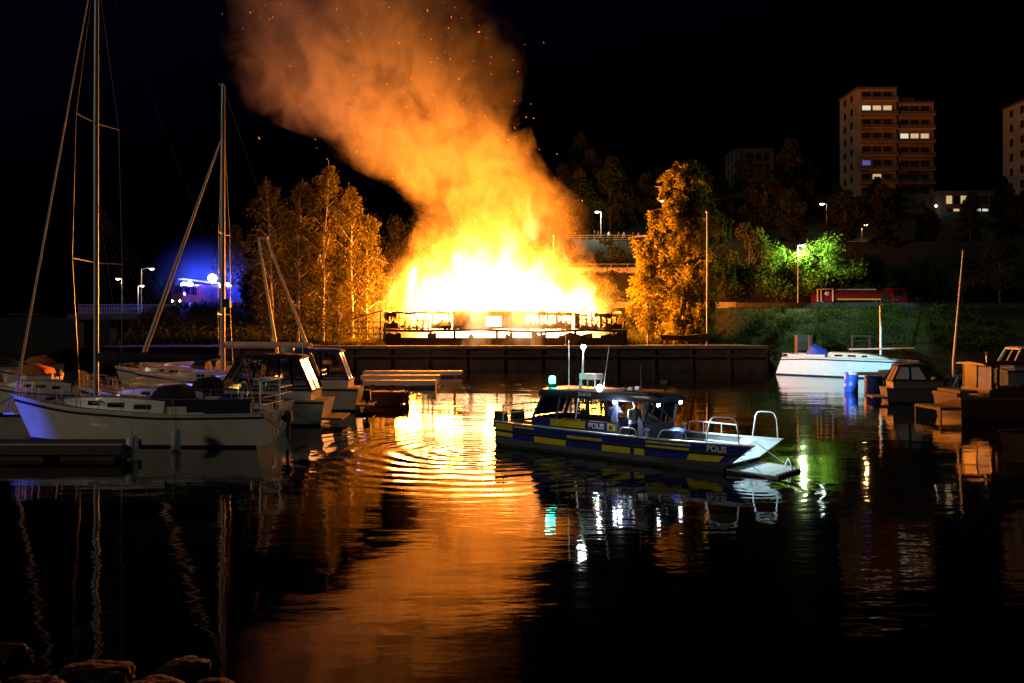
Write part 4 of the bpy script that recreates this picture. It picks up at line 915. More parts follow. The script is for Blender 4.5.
def cruiser(label, loc, rz, L, B, fb, top_z, screen_x=.58, canvas=None, hard=False, group='motor cruisers', windm='pale_pane', name='motor_cruiser', blue_band=None, hm='gelcoat'):
    t = thing(name, label, 'motor boat', loc, rz, group)
    plan = [(0, .88), (.3, 1), (.55, .97), (.75, .78), (.9, .42), (1, .03)]
    sheer = [(0, fb * .9), (.5, fb), (.8, fb * 1.12), (1, fb * 1.25)]; zd = lambda u: interp(sheer, u)
    rings, edge = hull(L, B, sheer, .4, plan, .12, .03, .80)
    build_hull(t, rings, edge, M[hm]); stripe(t, rings, .87, .95, blue_band or M['black'], 'rubbing_strake'); stripe(t, rings, .0, .1, M['navy'], 'boot_stripe')
    MB().bb(-.75, .06 * L * .3, -B * .4, B * .4, .28, .38).build('swim_platform', M['plank'], t)
    W = B / 2 * .78
    # foredeck cabin
    rr = []
    for u, k, h in ((screen_x - .02, 1, .02), (screen_x, 1, .5), (.72, .85, .42), (.84, .55, .22), (.9, .35, .02)):
        wd = W * k; z = zd(u); rr.append([(u * L, wd, z), (u * L, wd * .82, z + h), (u * L, 0, z + h + .08), (u * L, -wd * .82, z + h), (u * L, -wd, z)])
    ca = MB().loft(rr).build('cabin', M[hm], t, 35)
    for s in (1, -1):
        MB().panel([(.62 * L, s * W * .955, zd(.62) + .12), (.74 * L, s * W * .80, zd(.74) + .12), (.73 * L, s * W * .74, zd(.74) + .30), (.63 * L, s * W * .885, zd(.62) + .33)], .02, (0, s, 0)).build('portlight', M['dark_glass'], ca)
    # cockpit canopy: windscreen, side curtains with clear windows, roof
    zs = zd(screen_x) + .45; ztop = top_z; xs0 = screen_x * L + .35; xr0 = xs0 - .85; xr1 = .12 * L; xb = .06 * L
    cm = canvas or M['canvas_dark']
    for s in (1, -1):
        # panels between mullions along each side
        n = 3
        for i in range(n):
            a0, a1 = lerp(xs0, xb, i / n), lerp(xs0, xb, (i + 1) / n); b0, b1 = lerp(xr0, xr1, i / n), lerp(xr0, xr1, (i + 1) / n)
            yl, yt = s * W * 1.02, s * W * .9
            zl0 = zs if i == 0 else zd(.3) + .42; zl1 = zd(.3) + .42
            q = [Vector((a0, yl, zl0)), Vector((a1, yl, zl1)), Vector((b1, yt, ztop - .12)), Vector((b0, yt, ztop - .12))]
            c = sum(q, Vector()) / 4; inn = [c + (v - c) * .84 for v in q]
            MB().panel(inn, .015, (0, s, 0)).build('side_window', M[windm] if i else M['glass'], t)
            f = MB()
            for v0, v1 in zip(q, q[1:] + q[:1]): f.bar(v0, v1, .11, .09)
            f.build('canopy_frame', cm, t)
    q = [Vector((xs0, W, zs)), Vector((xs0, -W, zs)), Vector((xr0, -W * .88, ztop - .12)), Vector((xr0, W * .88, ztop - .12))]
    MB().panel(q, .015, (1, 0, .5)).build('windscreen', M['glass'], t)
    f = MB()
    for v0, v1 in ((q[0], q[3]), (q[1], q[2]), (q[0], q[1]), ((q[0] + q[1]) / 2, (q[2] + q[3]) / 2)): f.bar(v0, v1, .07, .07)
    f.build('windscreen_frame', M['alu'], t)
    q = [Vector((xb, -W, zd(.1) + .4)), Vector((xb, W, zd(.1) + .4)), Vector((xr1, W * .86, ztop - .14)), Vector((xr1, -W * .86, ztop - .14))]
    MB().panel([lerp(q[0], q[1], .06), lerp(q[0], q[1], .94), lerp(q[2], q[3], .06), lerp(q[2], q[3], .94)], .015, (-1, 0, 0)).build('rear_curtain', M[windm], t)
    f = MB()
    for v0, v1 in zip(q, q[1:] + q[:1]): f.bar(v0, v1, .1, .1)
    f.bar(lerp(q[0], q[1], .5), lerp(q[2], q[3], .5), .08, .08); f.build('canopy_frame', cm, t)
    rr = []
    for x, k, h in ((xr0 + .12, .9, -.1), (xr0 - .1, .96, .02), ((xr0 + xr1) / 2, 1, .08), (xr1 + .1, .96, .0), (xr1 - .12, .9, -.12)):
        wd = W * .95 * k; rr.append([(x, wd, ztop - .16), (x, wd * .9, ztop - .02 + h * .5), (x, 0, ztop + h), (x, -wd * .9, ztop - .02 + h * .5), (x, -wd, ztop - .16)])
    MB().loft(rr).build('hard_top' if hard else 'canopy_top', M['gelcoat'] if hard else cm, t, 50)
    lo = MB()
    for s in (1, -1): lo.panel([(xb, s * W * 1.03, zd(.1) - .02), (xs0 - .1, s * W * 1.03, zd(.5) - .02), (xs0 - .1, s * W * 1.02, zd(.3) + .42), (xb, s * W * 1.02, zd(.3) + .42)], .05, (0, -s, 0))
    lo.panel([(xb, -W * 1.0, zd(.1) - .02), (xb, W * 1.0, zd(.1) - .02), (xb, W, zd(.1) + .4), (xb, -W, zd(.1) + .4)], .05, (1, 0, 0)); lo.build('cockpit_side', M[hm], t)
    rl = MB(); y_ = lambda u: interp(plan, u) * B / 2 - .08
    us = [.6, .68, .76, .84, .91, .96]
    for s in (1, -1):
        for u in us: rl.tube([(u * L, s * y_(u), zd(u)), (u * L, s * y_(u), zd(u) + .55)], .014, 5)
        rl.tube([(.56 * L, s * y_(.56), zd(.56))] + [(u * L, s * y_(u), zd(u) + .55) for u in us] + [(L * .985, 0, zd(1) + .58)], .016, 5)
    rl.build('bow_rail', M['steel'], t)
    return t, zd
C, _ = cruiser('motor cruiser with dark framed canopy and clear windows next to the big white yacht', (-8.6, 40.3, 0), PI + R(2), 10.6, 3.2, 1.30, 3.25, screen_x=.42, canvas=M['canvas_dark'], windm='glass')
ra = MB().lathe([(.30, 0), (.33, .05), (.33, .2), (.28, .26)], (2.0, 0, 3.34), 14); ra.build('radar_dome', M['gelcoat'], C, 40)
MB().tube([(1.2, .4, 3.3), (1.2, .4, 4.0)], .02, 5).ball((1.2, .4, 4.05), .06, 8, 6).build('stern_light', M['steel'], C)
D, _ = cruiser('motor cruiser with blue canvas canopy moored beyond the dark framed cruiser', (-8.3, 47.0, 0), PI + R(3), 9.4, 3.0, 1.40, 3.35, screen_x=.48, canvas=M['canvas_blue'], windm='glass')
MB().box((-.35, .4, .85), (.45, .36, .55), top=(.75, .8)).tube([(-.35, .4, .6), (-.3, .4, -.3)], .08, 6).build('outboard_motor', M['black'], D, 40)
cruiser('pale blue motor boat with raked windscreen behind the wooden launch', (34.2, 60, 0), R(-4), 8.5, 2.9, 1.75, 3.2, screen_x=.5, canvas=M['alu'], hard=True, windm='glass', blue_band=M['pblue'])

# white sailing yacht under the bank
F, Fr, Fz = sailboat('white sailing yacht with cold white hull and a blue cockpit cover below the green bank', (26.8, 83.0, 0), math.atan2(-9.0, 8.6), 12.4, 3.5, 1.68, sheer=[(0, 1.62), (.25, 1.78), (.6, 1.72), (1, 1.62)], srake=-0.075, mast_x=.73, mast_h=4.4, boom_z=2.75, boom_len=0, spreaders=(), forestay=False, rails=False, hood=False, details=False, stripe_m=M['navy'], mast_r=.105, hullm=M['white'], shroud=False, group=None, mast=True)
MB().tube([(6.2, -.1, 2.55), (12.1, -.3, 2.75)], .07, 8).build('boom', M['mast_alu'], F, 60)
rr = []
for u, h, k in ((1.9, .1, .5), (2.2, 1.1, .8), (2.7, 1.5, .85), (3.3, 1.2, .9), (3.9, 1.0, .95), (4.4, .15, .9)):
    rr.append([(u, .95 * k, 1.5), (u + .1 * math.sin(u * 9), .8 * k, 1.5 + h * .7), (u, .15, 1.5 + h), (u, -.5 * k, 1.5 + h * (.8 + .1 * math.sin(u * 5))), (u, -.95 * k, 1.5)])
MB().loft(rr).build('cockpit_cover', M['canvas_blue'], F, 50)
ps = MB()
for h in (.35, .65): ps.tube([(1.2, 1.3, 1.4 + h), (.1, 1.05, 1.4 + h), (.1, -1.05, 1.4 + h), (1.2, -1.3, 1.4 + h)], .022, 5)
for y in (-1.05, 0, 1.05): ps.tube([(.1, y, 1.35), (.1, y, 2.05)], .022, 5)
ps.build('pushpit', M['steel'], F)

# ------------------------------------------------------------------ jetties
def jetty(name, label, x0, x1, Y, w_, ztop, thick, m_top, m_side, floats=0, piles=(), group='floating jetties'):
    t = thing(name, label, 'jetty', ((x0 + x1) / 2, Y, 0), 0, group); L = x1 - x0
    dk = MB(); n = max(2, int(L / .45))
    for i in range(n): dk.bb(-L / 2 + L * i / n + .008, -L / 2 + L * (i + 1) / n - .008, -w_ / 2, w_ / 2, ztop - .045, ztop)
    dk.build('deck_planks', m_top, t)
    sd_ = MB()
    for s in (1, -1): sd_.bb(-L / 2, L / 2, s * (w_ / 2 + .03) - .03, s * (w_ / 2 + .03) + .03, ztop - thick, ztop + .02)
    sd_.build('edge_beam', m_side, t)
    if ztop < .54: MB().bar((-L / 2, -w_ / 2 - .03, ztop + .045), (L / 2, -w_ / 2 - .03, ztop + .045), .09, .05).build('edge_trim', M['alu'], t)
    for i in range(floats):
        c = -L / 2 + L * (i + .5) / floats; MB().bb(c - .9, c + .9, -w_ / 2 + .06, w_ / 2 - .06, -.35, ztop - .05).build('float', M['dark_concrete'], t)
    for px_, h in piles: MB().tube([(px_, w_ / 2 + .2, -3), (px_, w_ / 2 + .2, h)], .13, 8).build('pile', M['timber'], t)
    return t
jetty('floating_jetty', 'dark floating jetty with pale edge under the bow of the big white yacht', -30, -13.2, 29.6, 1.5, .52, .30, M['plank'], M['timber'], 7)
fender('pale fender standing at the end of the jetty by the big yacht', (-13.05, 29.3, -.12), .20, .95, M['gelcoat'], .15)
fender('grey fender hanging on the hull of the big yacht beside the jetty end', (-12.35, 31.35, -.05), .17, .85, M['cream'], .9)
for i, (a, b_, Y, lab) in enumerate(((364, 462, 78.5, 'farthest blue lit floating jetty below the quay wall'), (362, 440, 71.5, 'middle blue lit floating jetty of the three below the quay wall'), (364, 436, 64.5, 'closest blue lit floating jetty of the three below the quay wall'))):
    jetty('floating_jetty', lab, PX(a, Y), PX(b_, Y), Y, 1.3, .55, .35, M['plank'], M['pole_white'], 3)
jd = jetty('mooring_platform', 'dark mooring platform with orange lit posts beside the blue canopy cruiser', PX(366, 50.5), PX(407, 50.5), 50.5, 1.6, .75, .6, M['plank'], M['timber'], 1, ((-1.0, 1.1), (.2, 1.1), (1.1, 1.0)), group=None)
jetty('floating_jetty', 'long far jetty where small covered boats lie near the bridge', PX(-60, 95), PX(180, 95), 95, 2.0, .7, .4, M['plank'], M['plank'], 8)
jf = jetty('finger_jetty', 'narrow pale finger jetty carried above two blue barrels', PX(852, 59), PX(910, 59), 59, .9, 1.42, .16, M['plank'], M['pole_white'], 0, ((1.9, 1.5),), group=None)
for px, py1, lab in ((849.5, 386, 'bright blue barrel at the outer end of the finger jetty'), (871.5, 393, 'dark blue barrel under the middle of the finger jetty')):
    Y = 58.2 if py1 > 390 else 60.2; H = 1.32 + (.12 if Y > 59 else 0)
    t = thing('blue_barrel', lab, 'barrel', (PX(px, Y), Y - .3, -.08), 0, 'blue barrels under the finger jetty')
    r_ = .46 if Y > 59 else .58
    MB().lathe([(r_ * .92, 0), (r_, .06), (r_, H * .32), (r_ * 1.04, H * .34), (r_, H * .36), (r_, H * .66), (r_ * 1.04, H * .68), (r_, H * .7), (r_, H - .08), (r_ * .9, H - .02)], n=20).build('body', M['barrel'], t, 40)
    MB().lathe([(r_ * .95, H - .019), (r_ * .95, H + .02), (r_ * .3, H + .04)], n=16).build('lid', M['barrel'], t, 40)
# mast crane
cr = thing('mast_crane', 'tall orange lit mast crane made of two slanting poles', 'crane', (PX(300, 62), 62, .5))
b0 = Vector((PX(300, 62), 62, .5))
for (xa, ya), (xb_, yb) in (((258, 237), (282, 382)), ((266, 237), (321, 382))): MB().tube([P(xb_, yb, 62) - b0, P(xa, ya, 62) - b0], [.13, .085], 8).build('leg', M['pole_white'], cr, 60)
MB().bar(P(257, 238, 62) - b0, P(268, 238, 62) - b0, .16, .16).build('head', M['pole'], cr)
MB().tube([P(262, 239, 62) - b0, P(290, 340, 62) - b0], .03, 5).build('winch_cable', M['wire'], cr)
MB().bb(-3, 3, -1.2, 1.2, -1.0, .02).build('platform', M['dark_concrete'], cr)
# leaning mast by the far boats, cut masts
lm = thing('mooring_mast', 'slim pale mast leaning slightly behind the wooden launch', 'mast', P(953.5, 362, 72)); MB().tube([(0, 0, -2), (0, 0, 0), P(963, 251, 72) - P(953.5, 362, 72)], [.12, .11, .05], 8).build('shaft', M['pole_white'], lm, 60); MB().ball(P(963, 251, 72) - P(953.5, 362, 72), .08, 8, 6).build('cap', M['pole'], lm)

# ------------------------------------------------------------------ wooden launch, dark boat, dinghy at the right edge
H_ = thing('wooden_launch', 'varnished wooden launch with an orange lit cabin window', 'motor boat', (21.7, 42.6, 0), R(3))
plan = [(0, .82), (.3, 1), (.6, .95), (.82, .6), (1, .03)]
rings, edge = hull(9.5, 3.0, [(0, 1.15), (.5, 1.1), (1, 1.5)], .4, plan, .08, .02, .86)
build_hull(H_, rings, edge, M['varnish'], M['timber']); stripe(H_, rings, .90, .99, M['timber'], 'rubbing_strake'); stripe(H_, rings, 0, .12, M['navy'], 'boot_stripe')
pf = MB().bb(-1.0, .02, -1.2, 1.2, .5, .6)
for k in range(5): pf.bb(-.98, 0, -1.15 + k * .48, -.78 + k * .48, .602, .64)
for y in (-1.15, 1.15): pf.bar((-.95, y, -.3), (-.95, y, .5), .07)
pf.build('swim_platform', M['timber'], H_)
MB().bb(-.12, .5, -1.1, 1.1, 1.14, 1.3).bb(.1, 1.0, -1.0, 1.0, 1.303, 1.45).build('stern_bench', M['timber'], H_)
cw, zr = 1.2, 2.72
cb = MB(); cb.bb(1.6, 7.2, -cw, cw, 1.1, 1.55)
for x, y in ((1.62, -cw), (1.62, cw), (3.4, -cw), (3.4, cw), (5.2, -cw), (5.2, cw), (7.1, -cw), (7.1, cw), (1.62, 0)): cb.bb(x - .07, x + .07, y - .07 if y > 0 else y, y if y > 0 else y + .07, 1.553, zr - .06)
cb.build('cabin', M['varnish'], H_)
for y in (-cw + .005, cw - .03):
    for a, b_ in ((1.7, 3.32), (3.48, 5.12), (5.28, 7.02)): MB().bb(a, b_, y, y + .02, 1.56, zr - .08).build('side_window', M['glass'], H_)
MB().bb(1.57, 1.6, -cw + .1, -.1, 1.56, zr - .08).build('rear_window', M['pale_pane'], H_); MB().bb(1.57, 1.6, .1, cw - .1, 1.2, zr - .08).build('cabin_door', M['varnish'], H_)
MB().bb(1.45, 1.56, -cw - .0, cw, 1.1, 1.5).build('aft_bulkhead', M['varnish'], H_)
MB().loft([[(x, cw * 1.08, zr - .05), (x, cw * .9, zr + .05 + h), (x, 0, zr + .12 + h), (x, -cw * .9, zr + .05 + h), (x, -cw * 1.08, zr - .05)] for x, h in ((1.2, -.02), (1.4, 0), (4.5, .05), (7.2, 0), (7.5, -.03))]).build('roof', M['varnish'], H_, 40)
MB().tube([(1.5, -.9, zr + .1), (1.5, -.9, zr + .5)], .03, 6).ball((1.5, -.9, zr + .55), .08, 8, 6).build('stern_light', M['steel'], H_)
rl = MB()
for s in (1, -1): rl.tube([(1.6, s * (cw + .04), zr - .2), (7.2, s * (cw + .04), zr - .2)], .02, 5)
rl.build('hand_rail', M['steel'], H_)
G, _ = cruiser('dark motor boat with pinkish windscreen squeezed between the barrels and the launch', (22.6, 52, 0), R(168) + PI, 6.5, 2.4, 1.0, 2.35, screen_x=.45, canvas=M['canvas_dark'], name='motor_boat', hm='pgrey')
dg_ = thing('rubber_dinghy', 'round black rubber dinghy with outboard beside the finger jetty', 'dinghy', (PX(897, 57), 56.2, .05), R(-75))
tp = [(-1.3, .72, .42), (0, .75, .42), (1.0, .62, .48), (1.45, .3, .55), (1.52, 0, .58), (1.45, -.3, .55), (1.0, -.62, .48), (0, -.75, .42), (-1.3, -.72, .42)]
MB().tube(tp, [.22, .27, .27, .27, .27, .27, .27, .27, .22], 12).build('tube', M['black'], dg_, 60)
MB().bb(-1.2, 1.1, -.6, .6, .25, .32).build('floorboard', M['canvas_dark'], dg_); MB().bb(-1.25, -1.15, -.5, .5, .2, .75).build('transom', M['timber'], dg_)
MB().ball((-1.45, 0, 1.0), (.3, .22, .32), 10, 8).tube([(-1.42, 0, .8), (-1.42, 0, -.3)], .08, 6).build('outboard_motor', M['black'], dg_, 50)
J = thing('rowing_boat', 'slatted wooden rowing boat cut by the edge of the photo', 'boat', (18.9, 32.0, 0), R(28))
rings, edge = hull(4.6, 1.6, [(0, .55), (.5, .5), (1, .8)], .2, plan, .06, .02, .8); build_hull(J, rings, edge, M['varnish'], deck=False)
fl = MB()
for k in range(6): fl.bb(.1, 4.0 - abs(k - 2.5) * .25, -.5 + k * .175, -.36 + k * .175, .3, .33)
fl.build('floor_slats', M['plank'], J)
for x in (.3, 1.6, 2.9): MB().bb(x, x + .28, -.68, .68, .42, .46).build('thwart', M['plank'], J)
MB().tube([(x, y, z) for x, y, z in edge], .035, 6).tube([(x, -y, z) for x, y, z in edge], .035, 6).build('gunwale', M['timber'], J)

# ------------------------------------------------------------------ people
def person(label, loc, rz, J, tops, legs, hair=M['hair'], vox=0.022, fingers=True, group=None, s=1.0, vest=None):
    """J: joints in metres, feet at z=0, facing +x. keys: pelvis chest neck head, hipL kneeL footL ... shL elL haL"""
    t = thing('person', label, 'person', loc, rz, group)
    V = {k: Vector(v) * s for k, v in J.items()}
    mb = MB(); r_ = s
    mb.tube([V['pelvis'] - Vector((0, 0, .09 * s)), V['pelvis'], V['pelvis'].lerp(V['chest'], .5), V['chest'], V['chest'].lerp(V['neck'], .65), V['neck']], [.125 * s, .16 * s, .145 * s, .175 * s, .12 * s, .06 * s], 10)
    mb.tube([V['shL'], V['chest'].lerp(V['neck'], .45), V['shR']], [.07 * s, .11 * s, .07 * s], 8)
    mb.tube([V['neck'] - Vector((0, 0, .05 * s)), V['head']], [.055 * s, .06 * s], 8)
    hd = V['head']; f = Vector((1, 0, 0)); look = J.get('look'); f = Vector(look).normalized() if look else f
    up = Vector((0, 0, 1)); sd_ = up.cross(f).normalized()
    mb.ball(hd + up * .07 * s, (.092 * s, .078 * s, .118 * s), 12, 10)
    mb.ball(hd + f * .05 * s + up * .02 * s, (.05 * s, .05 * s, .06 * s), 8, 6)
    mb.ball(hd + f * .10 * s + up * .055 * s, (.022 * s, .016 * s, .028 * s), 6, 5)
    for k in (1, -1): mb.ball(hd + sd_ * k * .082 * s + up * .06 * s, (.02 * s, .014 * s, .032 * s), 6, 5)
    for k in 'LR':
        mb.tube([V['hip' + k], V['hip' + k].lerp(V['knee' + k], .4), V['knee' + k], V['knee' + k].lerp(V['foot' + k], .35), V['foot' + k]], [.095 * s, .085 * s, .06 * s, .062 * s, .042 * s], 9)
        ft = V['foot' + k]; mb.tube([ft + Vector((-.06, 0, -.04)) * s, ft + Vector((.06, 0, -.045)) * s, ft + Vector((.18, 0, -.055)) * s], [.045 * s, .05 * s, .032 * s], 8)
        mb.tube([V['sh' + k], V['el' + k], V['ha' + k]], [.066 * s, .05 * s, .034 * s], 8); mb.ball(V['sh' + k], .07 * s, 8, 6)
        h0 = V['ha' + k]; d = (h0 - V['el' + k]).normalized(); a = d.cross(Vector((0, 0, 1)));
        if a.length < .1: a = Vector((0, 1, 0))
        a.normalize(); b_ = d.cross(a)
        mb.ball(h0 + d * .045 * s, (.045 * s, .045 * s, .045 * s), 8, 6)
        if fingers:
            for i, L_ in enumerate((.075, .088, .082, .065)):
                o = a * (.03 - .02 * i) * s; mb.tube([h0 + d * .06 * s + o, h0 + d * (.06 + L_ * .55) * s + o, h0 + d * (.06 + L_ * .95) * s + o + b_ * .02 * s], [.0125 * s, .0115 * s, .0095 * s], 6)
            mb.tube([h0 + d * .02 * s + a * .03 * s, h0 + d * .06 * s + a * .062 * s, h0 + d * .085 * s + a * .065 * s + b_ * .01], [.014 * s, .012 * s, .010 * s], 6)
    o = mb.build('body', [M['skin'], tops, legs, M['black']], None)
    m1 = o.modifiers.new('r', 'REMESH'); m1.mode = 'VOXEL'; m1.voxel_size = vox
    m2 = o.modifiers.new('s', 'SMOOTH'); m2.factor = .5; m2.iterations = 2
    dg = bpy.context.evaluated_depsgraph_get(); me = bpy.data.meshes.new_from_object(o.evaluated_get(dg)); bpy.data.objects.remove(o)
    me.materials.clear()
    for m in (M['skin'], tops, legs, M['black']): me.materials.append(m)
    def seg(p, a, b_):
        ab = b_ - a; u = max(0, min(1, (p - a).dot(ab) / max(1e-9, ab.length_squared))); return (p - a - ab * u).length
    zw = V['pelvis'].z + .02 * s
    for p in me.polygons:
        c = p.center
        dh = min(seg(c, V['ha' + k] - (V['ha' + k] - V['el' + k]).normalized() * .0, V['ha' + k] + (V['ha' + k] - V['el' + k]).normalized() * .2 * s) for k in 'LR')
        dfoot = min(seg(c, V['foot' + k] + Vector((-.06, 0, -.05)) * s, V['foot' + k] + Vector((.2, 0, -.05)) * s) for k in 'LR')
        dl = min(min(seg(c, V['hip' + k], V['knee' + k]), seg(c, V['knee' + k], V['foot' + k])) for k in 'LR')
        darm = min(min(seg(c, V['sh' + k], V['el' + k]), seg(c, V['el' + k], V['ha' + k])) for k in 'LR')
        dhead = (c - (hd + up * .05 * s)).length
        if dfoot < .075 * s: i = 3
        elif dhead < .15 * s and (c - V['neck']).length > .04 * s: i = 0
        elif dh < .07 * s and darm > .0: i = 0 if (c - (V['ha' + 'L'] if (c - V['haL']).length < (c - V['haR']).length else V['haR'])).length < .16 * s and dh < .06 * s else 1
        elif dl < darm and c.z < zw: i = 2
        else: i = 1
        p.material_index = i
    me.shade_smooth()
    b = bpy.data.objects.new('body', me); col.objects.link(b); b.parent = t
    MB().ball(hd + up * .095 * s - f * .018 * s, (.098 * s, .088 * s, .108 * s), 12, 8).build('hair', hair, t, 80)
    # eyes and mouth as small dark insets
    ey = MB()
    for k in (1, -1): ey.ball(hd + f * .088 * s + sd_ * k * .033 * s + up * .072 * s, .010 * s, 6, 5)
    ey.build('eyes', M['black'], t)
    return t
STAND = dict(pelvis=(0, 0, .93), chest=(0, 0, 1.28), neck=(0, 0, 1.48), head=(.02, 0, 1.58), hipL=(0, .09, .9), kneeL=(.02, .1, .5), footL=(0, .11, .09), hipR=(0, -.09, .9), kneeR=(.02, -.1, .5), footR=(.03, -.12, .09), shL=(0, .19, 1.40), elL=(-.02, .24, 1.12), haL=(.06, .23, .88), shR=(0, -.19, 1.40), elR=(-.02, -.24, 1.12), haR=(.06, -.23, .88))

# ------------------------------------------------------------------ the police boat
RZ = -R(41); PB = thing('police_boat', 'grey police boat with blue and yellow bands, lit deck and lowered bow ramp', 'police boat', (0.16, 33.48, 0), RZ)
def yb(x): return interp([(0, 1.24), (1, 1.3), (7, 1.3), (9, 1.2), (10.6, 1.10)], x)
def zg(x): return interp([(0, .93), (4, .86), (8, .86), (10.5, .90)], x)
hb = MB(); rows = []
for i, x in enumerate((0, .4, 1, 2, 3, 4, 5, 6, 7, 8, 9, 9.7, 10.4)):
    b = yb(x); z = zg(x); rk = lambda zz: -1.05 * max(0, (x - 7.5) / 2.9) * max(0, min(1, (z - zz) / .85))
    half = [(b, z), (b, .45), (b, .12), (b * .82, -.18), (0, -.34)]
    ring = [(x + rk(zz), -y, zz) for y, zz in half] + [(x + rk(zz), y, zz) for y, zz in half[-2::-1]]
    ring += [(x + rk(z), b - .13, z), (x + rk(.3), b - .13, .30), (x + rk(.3), -(b - .13), .30), (x + rk(z), -(b - .13), z)]
    rows.append(ring)
hb.loft(rows, True, True)
n = 13
hullo = hb.build('hull', [M['pgrey'], M['deckalu']], PB, 35)
for p in hullo.data.polygons:                     # pale plate at the bow; darker grey aft stands for the shadowed inside
    c = p.center
    if c.x > 8.85 and c.z > .25 and abs(c.y) < yb(c.x) - .06 and abs(p.normal.x) < .8: p.material_index = 1
MB().bb(.0, .12, -1.1, 1.1, .302, .93).build('transom_bulwark', M['pgrey'], PB)
# gunwale cap, lit along its top
for s in (1, -1):
    MB().loft([[(x, s * (yb(x) + .03), zg(x) + .003), (x, s * (yb(x) - .15), zg(x) + .003), (x, s * (yb(x) - .15), zg(x) + .04), (x, s * (yb(x) + .03), zg(x) + .04)] for x in (0, 1, 3, 5, 7, 8, 9, 9.8, 10.42)]).build('gunwale', M['alu'], PB)
    MB().tube([(x, s * (yb(x) + .03), zg(x) - .30) for x in (0.02, 1, 3, 5, 7, 8, 9, 9.7, 10.0)], .04, 6).build('rubbing_strake', M['black'], PB)
def band(x0, x1, f0, f1, m, off, name):
    """painted panel on both hull sides between depths f0..f1 below the gunwale"""
    for s in (1, -1):
        N = max(1, int((x1 - x0) / .5)); top, bot = [], []
        for i in range(N + 1):
            x = lerp(x0, x1, i / N)
            def pt(d):
                rk = -1.05 * max(0, (x - 7.5) / 2.9) * min(1, d / .85); return (x + rk, s * (yb(x) + off), zg(x) - d)
            top.append(pt(f0)); bot.append(pt(f1))
        rows_ = [[a, b_] for a, b_ in zip(top, bot)]
        MB().loft(rows_, False, False).build(name, m, PB, fix=False)
band(0.02, 10.36, .02, .255, M['pblue'], .006, 'blue_band'); band(0.02, 10.2, .345, .56, M['pblue'], .006, 'blue_band')
for a, b_, f0, f1 in ((.05, .95, .03, .25), (.05, .95, .35, .50), (1.0, 2.0, .05, .12), (2.0, 3.45, .35, .555), (3.5, 5.0, .16, .25), (5.0, 6.15, .35, .555), (6.3, 6.7, .35, .555), (6.75, 8.4, .06, .12), (6.75, 8.4, .19, .255), (8.45, 9.85, .35, .555)):
    band(a, b_, f0, f1, M['pyellow'], .012, 'yellow_band')
RX = Matrix.Rotation(R(90), 4, 'X')
def side_text(s_, size, x, y, z, m, name='lettering'):
    return text_obj(s_, size, m, PB, Matrix.Translation((x, y, z)) @ RX, name)
t_ = side_text('POLIS', .27, 9.25, -(yb(9.2) + .018), zg(9.2) - .145, M['pwhite'])
# cabin
CL = [(1.55, .6), (1.55, 1.22)]
wl, wu = .98, .86
cbn = MB()
zb_, zs_, zt_ = .302, 1.24, 2.0
cbn.loft([[(1.5, -wl, zb_), (5.35, -wl, zb_), (5.35, -wl, zs_), (1.62, -wl, zs_)], [(1.5, -wl + .05, zb_), (5.35, -wl + .05, zb_), (5.35, -wl + .05, zs_), (1.62, -wl + .05, zs_)]])
cbn.loft([[(1.5, wl, zb_), (6.5, wl, zb_), (6.5, wl, zs_), (1.62, wl, zs_)], [(1.5, wl - .05, zb_), (6.5, wl - .05, zb_), (6.5, wl - .05, zs_), (1.62, wl - .05, zs_)]])
cbn.loft([[(1.5, -wl + .05, zb_), (1.5, wl - .05, zb_), (1.62, wl - .05, zs_), (1.62, -wl + .05, zs_)], [(1.55, -wl + .05, zb_), (1.55, wl - .05, zb_), (1.67, wl - .05, zs_), (1.67, -wl + .05, zs_)]])
cbn.bb(6.42, 6.5, -wl + .05, wl - .05, zb_, zs_)
cbw = cbn.build('cabin_wall', M['pdark'], PB)
MB().panel([(1.66, -wl - .006, .95), (2.45, -wl - .006, .95), (2.45, -wl - .006, 1.20), (1.66, -wl - .006, 1.20)], .004, (0, -1, 0)).build('blue_panel', M['pblue'], PB)
MB().panel([(2.5, -wl - .006, .95), (4.05, -wl - .006, .95), (4.05, -wl - .006, 1.20), (2.5, -wl - .006, 1.20)], .004, (0, -1, 0)).build('yellow_panel', M['pyellow'], PB)
MB().panel([(4.08, -wl - .006, .95), (4.98, -wl - .006, .95), (4.98, -wl - .006, 1.20), (4.08, -wl - .006, 1.20)], .004, (0, -1, 0)).build('blue_panel', M['pblue'], PB)
MB().panel([(5.0, -wl - .006, .95), (5.33, -wl - .006, .95), (5.33, -wl - .006, 1.20), (5.0, -wl - .006, 1.20)], .004, (0, -1, 0)).build('yellow_panel', M['pyellow'], PB)
MB().lathe([(.085, 0), (.085, .01), (.05, .02)], n=16).build('crest', M['varnish'], PB).matrix_local = Matrix.Translation((5.16, -wl - .010, 1.075)) @ RX
side_text('POLIS', .26, 4.53, -wl - .012, 1.07, M['pwhite'])
